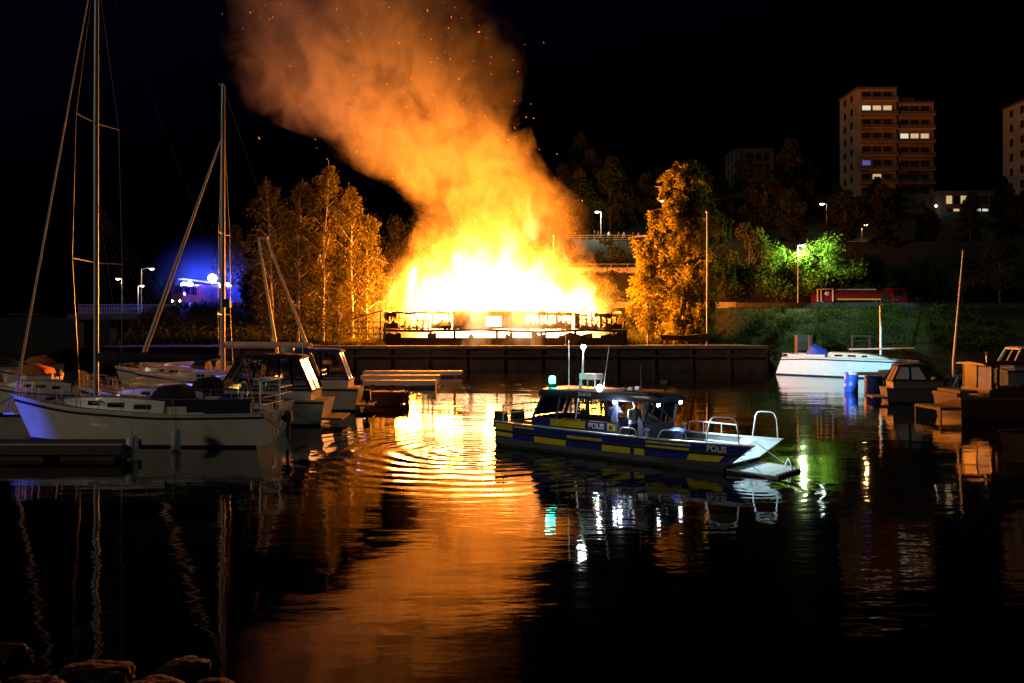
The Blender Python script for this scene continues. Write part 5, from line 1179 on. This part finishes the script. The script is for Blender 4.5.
# pillars, windows
def pil(x0, x1, s, w_=.09): MB().bar((x0, s * wl * .985, zs_), (x1, s * wu, zt_), w_, .07).build('window_pillar', M['pdark'], PB)
for s in (-1, 1):
    for x0, x1 in ((1.68, 2.05), (2.75, 2.85), (3.6, 3.65), (5.30, 5.30), (6.46, 6.62)): pil(x0, x1, s, .12)
    for a, b_, c, d in ((1.76, 2.13, 2.69, 2.79), (2.81, 2.91, 3.55, 3.59), (3.67, 3.71, 5.23, 5.23)):
        MB().panel([(a, s * wl * .985, zs_ + .02), (c, s * wl * .985, zs_ + .02), (d, s * wu, zt_ - .02), (b_, s * wu, zt_ - .02)], .012, (0, s, .15)).build('side_window', M['glass'], PB)
MB().panel([(5.37, wl * .985, zs_ + .02), (6.4, wl * .985, zs_ + .02), (6.55, wu, zt_ - .02), (5.37, wu, zt_ - .02)], .012, (0, 1, .15)).build('side_window', M['glass'], PB)
MB().panel([(6.47, -wl + .1, zs_ + .02), (6.47, -.03, zs_ + .02), (6.63, -.03, zt_ - .02), (6.63, -wu + .06, zt_ - .02)], .012, (1, 0, 0)).build('windscreen', M['dark_glass'], PB)
MB().panel([(6.47, wl - .1, zs_ + .02), (6.47, .03, zs_ + .02), (6.63, .03, zt_ - .02), (6.63, wu - .06, zt_ - .02)], .012, (1, 0, 0)).build('windscreen', M['dark_glass'], PB)
MB().bar((6.47, 0, zs_), (6.63, 0, zt_), .08, .07).build('window_pillar', M['pdark'], PB)
MB().panel([(1.64, -wl + .15, zs_ + .03), (1.64, wl - .15, zs_ + .03), (2.02, wu - .1, zt_ - .02), (2.02, -wu + .1, zt_ - .02)], .012, (-1, 0, 0)).build('rear_window', M['glass'], PB)
rf = MB().loft([[(x, -h, zt_), (x, -h * 1.02, zt_ + .05), (x, -h * .95, zt_ + .25 + k), (x, -h * .6, zt_ + .31 + k), (x, h * .6, zt_ + .31 + k), (x, h * .95, zt_ + .25 + k), (x, h * 1.02, zt_ + .05), (x, h, zt_)] for x, h, k in ((1.85, .86, -.06), (2.05, .96, 0), (4.2, .99, .02), (6.6, .96, 0), (7.0, .84, -.08))]).build('roof', M['pdark'], PB, 40)
side_text('20-0130', .17, 4.05, -1.018, zt_ + .16, M['pwhite'])
ins = MB().box((4.6, .3, .6), (.5, .5, .6)).box((4.4, .3, 1.15), (.12, .5, .6)).box((3.2, .45, .6), (.5, .5, .6)).box((3.0, .45, 1.15), (.12, .5, .6)); 
MB().box((4.6, .3, .6), (.5, .5, .6)).box((4.4, .3, 1.15), (.12, .5, .6)).build('helm_seat', M['black'], PB); MB().box((3.2, .45, .6), (.5, .5, .6)).box((3.0, .45, 1.15), (.12, .5, .6)).build('helm_seat', M['black'], PB)
MB().box((6.0, .25, .85), (.6, 1.1, 1.0), top=(.7, .95)).build('dashboard', M['pdark'], PB)
# roof gear
rz_ = zt_ + .31
gear = MB().box((3.55, .1, rz_ + .42), (.72, .5, .20)).build('radar', M['alu'], PB)
lg = MB()
for x in (3.25, 3.85):
    for y in (-.1, .3): lg.bar((x, y, rz_ - .02), (x, y, rz_ + .32), .04)
lg.build('radar_frame', M['alu'], gear)
ms = MB().tube([(3.3, -.1, rz_ + .5), (3.32, -.1, rz_ + .9), (3.34, -.1, rz_ + 1.42)], [.045, .035, .03], 8).bar((3.15, -.1, rz_), (3.3, -.1, rz_ + .55), .05).build('light_mast', M['alu'], PB, 50)
MB().ball((3.34, -.1, rz_ + 1.50), .085, 10, 8).build('masthead_light', M['lamp_white'], ms, 60)
lamp('masthead_lamp', 'POINT', 70, (.85, .92, 1), PB, (3.34, -.32, rz_ + 1.5), .06)
MB().box((2.3, -.62, rz_ + .06), (.22, .22, .16)).build('lamp_base', M['black'], PB)
MB().lathe([(.10, 0), (.12, .05), (.12, .22), (.07, .28)], (2.3, -.62, rz_ + .145), 12).build('green_light', M['lamp_green'], PB, 50)
lamp('green_lamp', 'POINT', 14, (.05, 1, .7), PB, (2.3, -.9, rz_ + .3), .08)
for x, y, h, ln in ((2.75, -.2, 1.75, 0), (4.35, -.3, 1.6, .28), (6.1, -.55, .95, -.03)):
    MB().tube([(x, y, rz_ - .05), (x + ln * .4, y, rz_ + h * .4), (x + ln, y, rz_ + h)], [.018, .012, .006], 5).build('antenna', M['pole_white'], PB)
MB().ball((4.3, -.45, rz_ + .08), (.09, .09, .10), 8, 6).build('search_light', M['lamp_white'], PB)
for y in (-.45, .05, .5): MB().box((5.3, y, rz_ + .05), (.18, .12, .12)).build('vent_box', M['alu'], PB)
MB().tube([(2.3, -.8, rz_ - .02), (6.5, -.8, rz_ - .02)], .018, 5).tube([(2.3, .8, rz_ - .02), (6.5, .8, rz_ - .02)], .018, 5).build('roof_rail', M['steel'], PB)
fl = MB().box((6.8, -.72, zt_ - .06), (.16, .2, .12)).build('flood_light', M['black'], PB); MB().bb(6.885, 6.9, -.8, -.64, zt_ - .11, zt_ - .02).build('lens', M['lamp_white'], fl)
lamp('flood_lamp', 'SPOT', 800, (.60, .90, 1.0), PB, (6.98, -.72, zt_ - .08), .06, aim=(9.9, -.1, .2), cone=85)
lamp('flood_lamp', 'SPOT', 800, (.60, .90, 1.0), PB, (6.98, .72, zt_ - .08), .06, aim=(10.1, .1, .2), cone=85)
fl2 = MB().box((6.8, .72, zt_ - .06), (.16, .2, .12)).build('flood_light', M['black'], PB); MB().bb(6.885, 6.9, .64, .8, zt_ - .11, zt_ - .02).build('lens', M['lamp_white'], fl2)
cl_ = MB().ball((5.25, -.88, zt_ - .05), (.1, .06, .06), 8, 6).build('door_light', M['lamp_white'], PB)
lamp('door_lamp', 'POINT', 130, (.75, .85, 1), PB, (5.55, -1.02, zt_ - .16), .06)
cl_ = MB().box((3.9, 0, zt_ - .03), (.3, .12, .04)).build('cabin_light', M['lamp_warm'], PB)
lamp('cabin_lamp', 'POINT', 10, (.8, .75, 1), PB, (3.9, 0, zt_ - .15), .06)
# added spot and housing that brighten the white yacht; real source unknown
sl = MB().tube([(6.4, .5, rz_), (6.4, .5, rz_ + .2)], .03, 6).tube([(6.28, .5, rz_ + .28), (6.55, .5, rz_ + .28)], .11, 12).build('fill_beam_housing', M['black'], PB, 40)
inv = Matrix.Translation((0.16, 33.48, 0)) @ Matrix.Rotation(RZ, 4, 'Z'); inv.invert()
lamp('yacht_fill_beam', 'SPOT', 160000, (.42, .84, 1.0), PB, (6.75, .5, rz_ + .28), .08, aim=inv @ Vector((30.3, 80.6, 1.2)), cone=12.5, blend=.25)
# rails and deck gear
def hoop(x0, x1, s, h, r=.024, inset=.06, name='hoop_rail'):
    y0, y1 = s * (yb(x0) - inset), s * (yb(x1) - inset); z0, z1 = zg(x0) + .03, zg(x1) + .03; dx = (x1 - x0)
    pts = [(x0, y0, z0), (x0 + dx * .12, lerp(y0, y1, .12), z0 + h * .8), (x0 + dx * .2, lerp(y0, y1, .2), z0 + h * .96), (x0 + dx * .3, lerp(y0, y1, .3), z0 + h), (x0 + dx * .7, lerp(y0, y1, .7), z1 + h), (x0 + dx * .85, lerp(y0, y1, .85), z1 + h * .95), (x0 + dx * .95, lerp(y0, y1, .95), z1 + h * .75), (x1, y1, z1)]
    return MB().tube(pts, r, 8).build(name, M['steel'], PB, 60)
hoop(5.65, 6.35, -1, .26); hoop(7.15, 8.2, -1, .30); hoop(8.85, 9.95, -1, .82); hoop(9.35, 10.25, 1, .85, inset=.06); hoop(5.6, 6.4, 1, .26)
pr = MB().tube([(6.9, yb(7) - .06, zg(7) + .03), (6.95, yb(7) - .06, zg(7) + .36), (7.1, yb(7) - .06, zg(7) + .4), (8.75, yb(9) - .04, zg(9) + .38), (8.85, yb(9) - .06, zg(9) + .03)], .022, 8)
for x in (7.5, 8.2): pr.tube([(x, yb(x) - .06, zg(x)), (x, yb(x) - .06, zg(x) + .38)], .018, 6)
pr.build('port_rail', M['steel'], PB, 60)
for z in (.48, .66): 
    for s in (1, -1): MB().bar((6.8, s * (yb(7) - .16), z), (9.3, s * (yb(9.3) - .18), z), .05, .05).build('lashing_rail', M['alu'], PB)
for s in (1, -1): MB().lathe([(.06, 0), (.05, .03), (.05, .2), (.085, .22), (.085, .27), (.03, .29)], (6.75, s * (yb(6.75) - .06), zg(6.75) + .04), 10).build('bollard', M['steel'], PB, 40)
MB().box((7.5, .3, .46), (.9, .8, .32), top=(.92, .9)).build('deck_locker', M['deckalu'], PB); MB().box((7.15, -.15, .75), (.45, .6, .5), top=(.7, .8)).build('console', M['black'], PB)
MB().ball((7.25, -.2, 1.06), (.3, .26, .12), 10, 6).build('folded_cover', M['canvas_blue'], PB, 60)
for k in range(3): MB().bb(8.45 + .28 * k, 8.58 + .28 * k, -.95, .95, .303, .36).build('deck_batten', M['alu'], PB)
# inner roundel on the far bulwark
MB().tube([(9.55 + .22 * math.cos(a), yb(9.6) - .145, .62 + .19 * math.sin(a)) for a in [2 * PI * k / 24 for k in range(25)]], .012, 5).build('roundel', M['alu'], PB)
# ramp
rp = MB(); A0, A1 = Vector((9.36, 0, .14)), Vector((11.05, 0, .03)); 
rp.loft([[(A0.x, -1.03, .06), (A0.x, 1.03, .06), (A0.x, 1.03, .15), (A0.x, -1.03, .15)], [(10.75, -1.03, -.02), (10.75, 1.03, -.02), (10.75, 1.03, .09), (10.75, -1.03, .09)], [(11.1, -.85, .0), (11.1, .85, .0), (11.1, .85, .06), (11.1, -.85, .06)]])
rpo = rp.build('bow_ramp', M['deckalu'], PB)
MB().panel([(9.45, -1.034, .02), (10.75, -1.034, -.06), (10.75, -1.034, .03), (9.45, -1.034, .10)], .01, (0, -1, 0)).build('blue_edge', M['pblue'], rpo)
MB().panel([(9.45, -1.046, .10), (10.75, -1.046, .035), (10.75, -1.046, .085), (9.45, -1.046, .145)], .006, (0, -1, 0)).build('yellow_edge', M['pyellow'], rpo)
ed = MB()
for k in range(7): ed.bb(11.0, 11.12, -.82 + k * .24, -.70 + k * .24, .062, .09)
ed.build('grip_strip', M['black'], rpo)
MB().tube([(10.6, .8, .09), (10.7, .8, .36), (10.85, .55, .36), (10.95, .55, .08)], .03, 6).build('ramp_hoop', M['alu'], rpo, 60)
for s in (1, -1): MB().tube([(9.5, s * .95, .75), (10.6, s * .98, .12)], .012, 4).build('ramp_chain', M['steel'], rpo)
# stern gear: two outboards and a frame
for y in (-.5, .5): MB().box((-.35, y, .95), (.5, .42, .62), top=(.75, .8)).tube([(-.3, y, .7), (-.25, y, -.4)], .10, 8).box((-.12, y, .75), (.25, .3, .25)).build('outboard_motor', M['black'], PB, 40)
sf = MB().tube([(.3, -1.1, .95), (.3, -1.1, 1.55), (.3, 1.1, 1.55), (.3, 1.1, .95)], .025, 6).tube([(.3, -1.1, 1.25), (.3, 1.1, 1.25)], .02, 6).build('stern_frame', M['alu'], PB)
MB().box((.9, .2, .62), (.6, 1.0, .6), top=(.9, .9)).build('stern_locker', M['pgrey'], PB)
def on_boat(x, y, z): return Matrix.Translation((0.16, 33.48, 0)) @ Matrix.Rotation(RZ, 4, 'Z') @ Vector((x, y, z))
J1 = dict(STAND); J1.update(elR=(.12, -.26, 1.14), haR=(.34, -.18, 1.08), elL=(.10, .26, 1.14), haL=(.33, .16, 1.02), chest=(.05, 0, 1.27), neck=(.09, 0, 1.47), head=(.13, 0, 1.56), shL=(.06, .19, 1.39), shR=(.06, -.19, 1.39))
person('person in a pale jacket standing at the open side of the police boat cabin', on_boat(5.95, -.82, .303), RZ - R(20), J1, M['jacket_pale'], M['trousers'])
J2 = dict(STAND); J2.update(elR=(.22, -.26, 1.18), haR=(.40, -.2, 1.38), elL=(.22, .24, 1.2), haL=(.42, .12, 1.3))
person('person in a blue shirt with raised hands inside the police boat cabin', on_boat(4.85, -.35, .303), RZ - R(35), J2, M['jacket_blue'], M['trousers'], s=.97)
for i, (px, lab, top, dz, sc_, rr) in enumerate(((594.5, 'person in dark clothes standing closest to the lamp post on the lookout', 'jacket_dark', 0, 1, 200), (598.2, 'person in dark clothes shoulder to shoulder with the one by the lamp post', 'jacket_dark', 0, .97, 250), (609, 'person in a bright pale coat alone on the lookout', 'jacket_pale', 0, 1, 270), (618.5, 'person in dark clothes beside the pale coat on the lookout', 'jacket_dark', 0, .96, 280), (624, 'person in a blue jacket in the dark group on the lookout', 'jacket_blue', 0, 1.0, 250), (633, 'person in dark clothes next to the orange vest on the lookout', 'trousers', 0, .98, 240), (638.5, 'person in an orange vest at the end of the lookout railing', 'orange_vest', 0, 1, 260))):
    Y = 150.6; person(lab, (PX(px, Y), Y, ground_z(PX(px, Y), Y)), R(rr), STAND, M[top], M['trousers'], vox=.05, fingers=False, group='onlookers on the lookout', s=sc_)

# ------------------------------------------------------------------ fire engines and the tanker on the road
def wheel(parent, x, y, z, r, w_=.3):
    wm = MB().loft([[(x + rr * math.cos(a), y + yy, z + rr * math.sin(a)) for a in [2 * PI * k / 20 for k in range(20)]] for rr, yy in ((r * .8, -w_ / 2), (r, -w_ / 2 + .05), (r, w_ / 2 - .05), (r * .8, w_ / 2))]).build('wheel', M['tyre'], parent, 40)
    MB().loft([[(x + rr * math.cos(a), y + yy, z + rr * math.sin(a)) for a in [2 * PI * k / 16 for k in range(16)]] for rr, yy in ((r * .55, -w_ / 2 - .02), (r * .5, 0), (r * .55, w_ / 2 + .02))]).build('rim', M['alu'], wm, 40)
def fire_engine(label, loc, rz, L, H, ladder, group='fire engines on the road'):
    t = thing('fire_engine', label, 'fire engine', loc, rz, group)   # front = +x
    MB().bb(-L / 2, L / 2, -1.1, 1.1, .55, .8).build('chassis', M['black'], t)
    c0 = L / 2 - 2.6
    MB().loft([[(x, -1.22, .8), (x, 1.22, .8), (x, 1.18, h), (x, -1.18, h)] for x, h in ((c0, H * .93), (L / 2 - .5, H * .93), (L / 2 - .12, H * .6), (L / 2, .9))]).build('cab', M['red'], t, 30)
    MB().panel([(L / 2 - .10, -1.05, H * .6), (L / 2 - .10, 1.05, H * .6), (L / 2 - .46, 1.0, H * .9), (L / 2 - .46, -1.0, H * .9)], .02, (1, 0, .3)).build('windscreen', M['dark_glass'], t)
    for s in (1, -1):
        for a, b_ in ((c0 + .2, c0 + 1.1), (c0 + 1.25, c0 + 2.05)): MB().panel([(a, s * 1.20, H * .56), (b_, s * 1.20, H * .56), (b_, s * 1.192, H * .86), (a, s * 1.192, H * .86)], .02, (0, s, 0)).build('side_window', M['dark_glass'], t)
    bd = MB().bb(-L / 2, c0 - .08, -1.24, 1.24, .8, H).build('body', M['red'], t)
    for s in (1, -1):
        n = 3; W_ = (c0 - .4 + L / 2) / n
        for k in range(n):
            a = -L / 2 + .15 + k * W_; MB().bb(a, a + W_ - .12, s * 1.262 - .02, s * 1.262 + .02, 1.0, H * .86).build('locker_shutter', M['dark_concrete'], bd)
    for x in (-L / 2 + 1.6, L / 2 - 1.5):
        for y in (-1.0, 1.0): wheel(t, x, y, .5, .5)
    for y in (-.95, .95): MB().ball((L / 2 + .02, y, .95), (.06, .16, .13), 8, 6).build('headlight', M['lamp_white'], t)
    MB().bb(c0 + .8, c0 + 1.2, -1.0, 1.0, H * .93 + .003, H * .93 + .12).build('light_bar', M['alu'], t)
    for y in (-.75, .75): MB().ball((c0 + 1.0, y, H * .93 + .22), (.42, .42, .34), 10, 6).build('beacon', M['lamp_bluewhite'], t)  # oversized globes, bloom of the beacons put into their size
    MB().ball((-L / 2 + .2, 0, H + .14), (.42, .42, .34), 8, 6).build('beacon', M['lamp_bluewhite'], t)
    if ladder:
        ld = MB(); p0, p1 = Vector((-L / 2 + .6, 0, H + .3)), Vector((L / 2 - .6, 0, H + .75))
        for y in (-.4, .4): ld.bar(p0 + Vector((0, y, 0)), p1 + Vector((0, y, 0)), .08, .12)
        for k in range(16): c = p0.lerp(p1, (k + .5) / 16); ld.bar(c + Vector((0, -.4, 0)), c + Vector((0, .4, 0)), .05)
        ld.box((-L / 2 + 1.0, 0, H + .15), (1.0, 1.0, .29)); ld.build('ladder', M['alu'], t)
    return t
e1 = fire_engine('fire engine with ladder and strong blue beacons beside the rolled jib', (PX(203, 121), 121, 7.28), R(232), 8.2, 3.3, True)
e2 = fire_engine('fire engine partly hidden behind the white mast', (PX(238, 122), 122, 7.28), R(160), 7.6, 3.2, False)
MB().tube([(-1.5, 0, 3.3), (-1.5, 0, 4.2)], .05, 6).box((-1.5, 0, 4.25), (.5, .9, .2)).build('light_tower', M['alu'], e1); MB().ball((-1.35, .2, 4.32), .6, 10, 8).build('beacon', M['lamp_bluewhite'], e1)
lamp('beacon_and_fill_light', 'POINT', 4500, (.006, .03, 1), None, (PX(197, 118), 118.3, 12.6), .3)
lamp('beacon_and_fill_light', 'POINT', 2600, (.006, .03, 1), None, (PX(188, 118), 118.0, 8.4), .3)
lamp('beacon_and_fill_light', 'POINT', 2600, (.006, .03, 1), None, (PX(238, 119), 118.8, 11.0), .3)
lamp('beacon_and_fill_light', 'SPOT', 26000, (.03, .06, 1), None, (PX(184, 117), 117.5, 9.2), .2, aim=(-58, 122.2, 7.0), cone=60)  # extra blue spot added to brighten the bridge railing
lamp('beacon_and_fill_light', 'POINT', 350, (.25, .12, 1), None, (PX(368, 112), 110, 8.5), .3)  # violet lamp added to tint the smoke by the porch; no beacon here
# tanker
T = thing('fire_tanker', 'red fire tanker parked on the road above the green bank', 'fire engine', (PX(859, 116.5), 116.5, 7.28), 0)
L_ = 12.4; k = 116.5 / FPX
def tx(px): return (px - 859) * k
MB().bb(tx(814), tx(903), -1.0, 1.0, .5, .75).build('chassis', M['black'], T)
MB().loft([[(x, 1.2 * math.cos(a) if abs(math.cos(a)) < .9 else math.copysign(1.22, math.cos(a)), 1.62 + .82 * math.sin(a)) for a in [2 * PI * j / 20 for j in range(20)]] for x in (tx(832), tx(833.5), tx(878), tx(879.5))]).build('tank', M['red'], T, 50)
MB().bb(tx(832), tx(879), -1.24, -1.2, .9, 1.35).build('side_skirt', M['red'], T)
MB().bb(tx(834), tx(877), -1.262, -1.244, 1.02, 1.2).build('reflective_band', M['pyellow'], T)
MB().bb(tx(836), tx(875), -.5, .5, 2.44, 2.52).build('walkway', M['alu'], T)
MB().bb(tx(814), tx(830), -1.15, 1.15, .75, 1.75).build('rear_body', M['red'], T); rr_ = MB()
for x in (814.5, 818, 829.5): rr_.bar((tx(x), -1.17, .75), (tx(x), -1.17, 2.5), .14)
rr_.bar((tx(814), -1.17, 2.45), (tx(830), -1.17, 2.5), .1); rr_.build('rear_frame', M['pole_white'], T)
MB().ball((tx(824), -1.2, 1.9), (.35, .1, .3), 8, 6).build('hose_reel', M['alu'], T)
MB().bb(tx(880.5), tx(884.5), -1.1, 1.1, .75, 2.3).build('pump_bay', M['black'], T)
MB().loft([[(x, -1.22, .6), (x, 1.22, .6), (x, 1.16, h), (x, -1.16, h)] for x, h in ((tx(885.5), 2.6), (tx(900), 2.6), (tx(903.5), 1.6), (tx(904.5), .8))]).build('cab', M['red'], T, 30)
MB().panel([(tx(889), -1.215, 1.5), (tx(899), -1.215, 1.5), (tx(898), -1.19, 2.3), (tx(889), -1.19, 2.3)], .02, (0, -1, 0)).build('side_window', M['dark_glass'], T)
MB().panel([(tx(903.4), -1.0, 1.62), (tx(903.4), 1.0, 1.62), (tx(900.4), .98, 2.5), (tx(900.4), -.98, 2.5)], .03, (1, 0, .3)).build('windscreen', M['dark_glass'], T)
for px in (820, 827, 872, 897):
    for y in (-1.0, 1.0): wheel(T, tx(px), y, .5, .5)
for y in (-.9, .9): MB().ball((tx(904.8), y, .85), (.06, .15, .12), 8, 6).build('headlight', M['alu'], T)

# ------------------------------------------------------------------ quay bits, bank posts, boulders
bo = thing('trestle_boat', 'dark flat wooden boat lying across trestles at the foot of the flagpole', 'boat', (PX(660, 91.8), 92.3, 2.58), 0)
rings, edge = hull(5.6, 1.5, [(0, .62), (.5, .56), (1, .8)], .02, [(0, .8), (.4, 1), (.75, .8), (1, .1)], .06, .03, .8)
ho = build_hull(bo, rings, edge, M['varnish'], M['timber'])
for o_ in bo.children: o_.location.z = .55
for x in (.8, 4.6):
    tr = MB()
    for y in (-.5, .5): tr.bar((x - .25, y, 0), (x, y, .62), .09).bar((x + .25, y, 0), (x, y, .62), .09)
    tr.bar((x, -.7, .6), (x, .7, .6), .1); tr.build('trestle', M['timber'], bo)
def kiosk(name, label, px0, px1, pyt, Y, m, cat):
    zb = max(ground_z(PX((px0 + px1) / 2, Y), Y), .3); x0, x1 = PX(px0, Y), PX(px1, Y); zt = PZ(pyt, Y)
    t = thing(name, label, cat, ((x0 + x1) / 2, Y, zb)); W_ = x1 - x0; H = zt - zb
    MB().bb(-W_ / 2, W_ / 2, -.5, .5, 0, H - .1).build('body', m, t); MB().bb(-W_ / 2 - .06, W_ / 2 + .06, -.57, .57, H - .097, H).build('lid', M['dark_concrete'], t)
    MB().bb(-W_ * .3, W_ * .3, -.53, -.503, H * .2, H * .75).build('door', M['facade_dim'], t); return t
kiosk('electric_cabinet', 'small grey cabinet on the shore above the stern of the white yacht', 796, 809, 335, 99, M['dark_concrete'], 'cabinet')
t = thing('information_post', 'orange lit post next to the grey cabinet on the shore', 'post', P(810.5, 352, 97)); MB().box((0, 0, .55), (.35, .3, 2.6)).build('shaft', M['timber'], t); MB().box((0, 0, 1.9), (.5, .42, .1)).build('cap', M['timber'], t)
t = thing('timber_frame', 'orange lit timber frame standing behind the white yacht mast', 'frame', P(861, 352, 98)); fm = MB()
MB().bar((-1, 0, -1), (-1, 0, 1.75), .16).build('post', M['timber'], t); MB().bar((1, 0, -1), (1, 0, 1.75), .16).build('post', M['timber'], t); MB().bar((-1.15, 0, 1.85), (1.15, 0, 1.85), .2).build('lintel', M['timber'], t); MB().bar((-.9, 0, 1.3), (.9, 0, 1.3), .1).build('crossbar', M['timber'], t)
def rock(label, x, Y, z, sx, sy, sz, seed, rz=0):
    bm = bmesh.new(); bmesh.ops.create_icosphere(bm, subdivisions=5, radius=1)
    for v in bm.verts:
        n_ = v.co.normalized(); q = n_ * 1.1 + Vector((seed * 3.1, seed, 0))
        c = max(abs(n_.x), abs(n_.y), abs(n_.z)); f_ = mnoise.cell_vector(q * 1.6); v.co = n_ * (0.68 + .32 / c * .7) + n_ * (.26 * mnoise.noise(q) + .10 * mnoise.noise(q * 2.7) - .10 * abs(mnoise.noise(q * 4.1)) + .05 * mnoise.noise(q * 9) + .025 * mnoise.noise(q * 21) + .03 * f_.x)
        v.co.x *= sx; v.co.y *= sy; v.co.z *= sz
    me = bpy.data.meshes.new('boulder'); bm.to_mesh(me); bm.free(); me.materials.append(M['rock']); me.shade_smooth(); me.set_sharp_from_angle(angle=R(28))
    o = bpy.data.objects.new('boulder', me); col.objects.link(o); o.location = (x, Y, z); o.rotation_euler = (0, 0, rz); tag(o, label, 'rock', 'boulders on the near shore')
for i, (px, py, Y, sx, sy, sz, lab) in enumerate(((92, 672, 10.4, .62, .5, .30, 'broad rounded boulder rising above the dark water'), (183, 664, 10.6, .38, .34, .20, 'flat topped boulder standing apart beside the broad one'), (1, 652, 10.6, .30, .4, .36, 'upright boulder at the corner edge of the shore'), (30, 686, 9.9, .55, .5, .26, 'low boulder between the corner one and the broad one'), (150, 688, 9.8, .5, .5, .24, 'low boulder in front of the flat topped one'), (215, 688, 9.9, .35, .4, .17, 'small low boulder half under the water'), (330, 689, 9.9, .16, .2, .13, 'tiny wet stone alone in the water'), (255, 690, 9.8, .3, .3, .14, 'sunken boulder at the end of the rocky shore'), (-40, 680, 9.8, .6, .6, .4, 'boulder cut off by the corner of the photo'))):
    p = P(px, py, Y); rock(lab, p.x, Y, p.z - sz * .45, sx * .85, sy * .85, sz * .75, i + 1.3, i * .7)
# unseen blue spot, added to put the blue light on the yacht's bow
lamp('bow_fill_light', 'SPOT', 17000, (.05, .09, 1), None, (-36, 24, 4.0), .2, aim=(-20.3, 34, 0.9), cone=11, blend=1.0)

# ball of thin smoke added to give the beacons their blue halo
def add_halo_smoke():
    m = bpy.data.materials.new('thin_smoke'); m.use_nodes = True; nt = m.node_tree; nt.nodes.remove(nt.nodes['Principled BSDF'])
    v = nt.nodes.new('ShaderNodeVolumeScatter'); v.inputs['Color'].default_value = (.6, .68, .95, 1)  # bluish scatter tint puts some of the halo's blue into the smoke
    tc = nt.nodes.new('ShaderNodeTexCoord'); mp = nt.nodes.new('ShaderNodeMapping'); mp.vector_type = 'TEXTURE'
    mp.inputs['Location'].default_value = (PX(204, 121), 120.5, 10.8); mp.inputs['Scale'].default_value = (9, 6, 7.5)
    nt.links.new(tc.outputs['Object'], mp.inputs['Vector'])
    ln = nt.nodes.new('ShaderNodeVectorMath'); ln.operation = 'LENGTH'; nt.links.new(mp.outputs[0], ln.inputs[0])
    r_ = nt.nodes.new('ShaderNodeMapRange'); r_.interpolation_type = 'SMOOTHSTEP'
    for k_, q_ in enumerate((1.0, 0.1, 0.0, 0.022)): r_.inputs[1 + k_].default_value = q_
    nt.links.new(ln.outputs['Value'], r_.inputs[0]); nt.links.new(r_.outputs[0], v.inputs['Density'])
    nt.links.new(v.outputs[0], nt.nodes['Material Output'].inputs['Volume'])
    mb = MB().ball((PX(204, 121), 120.5, 10.8), (9, 6, 7.5), 28, 18); o = mb.build('drifting_smoke', m, smooth=80)
    tag(o, 'thin smoke added as a blue halo around the fire engine beacons', 'smoke', kind='stuff')
add_halo_smoke()
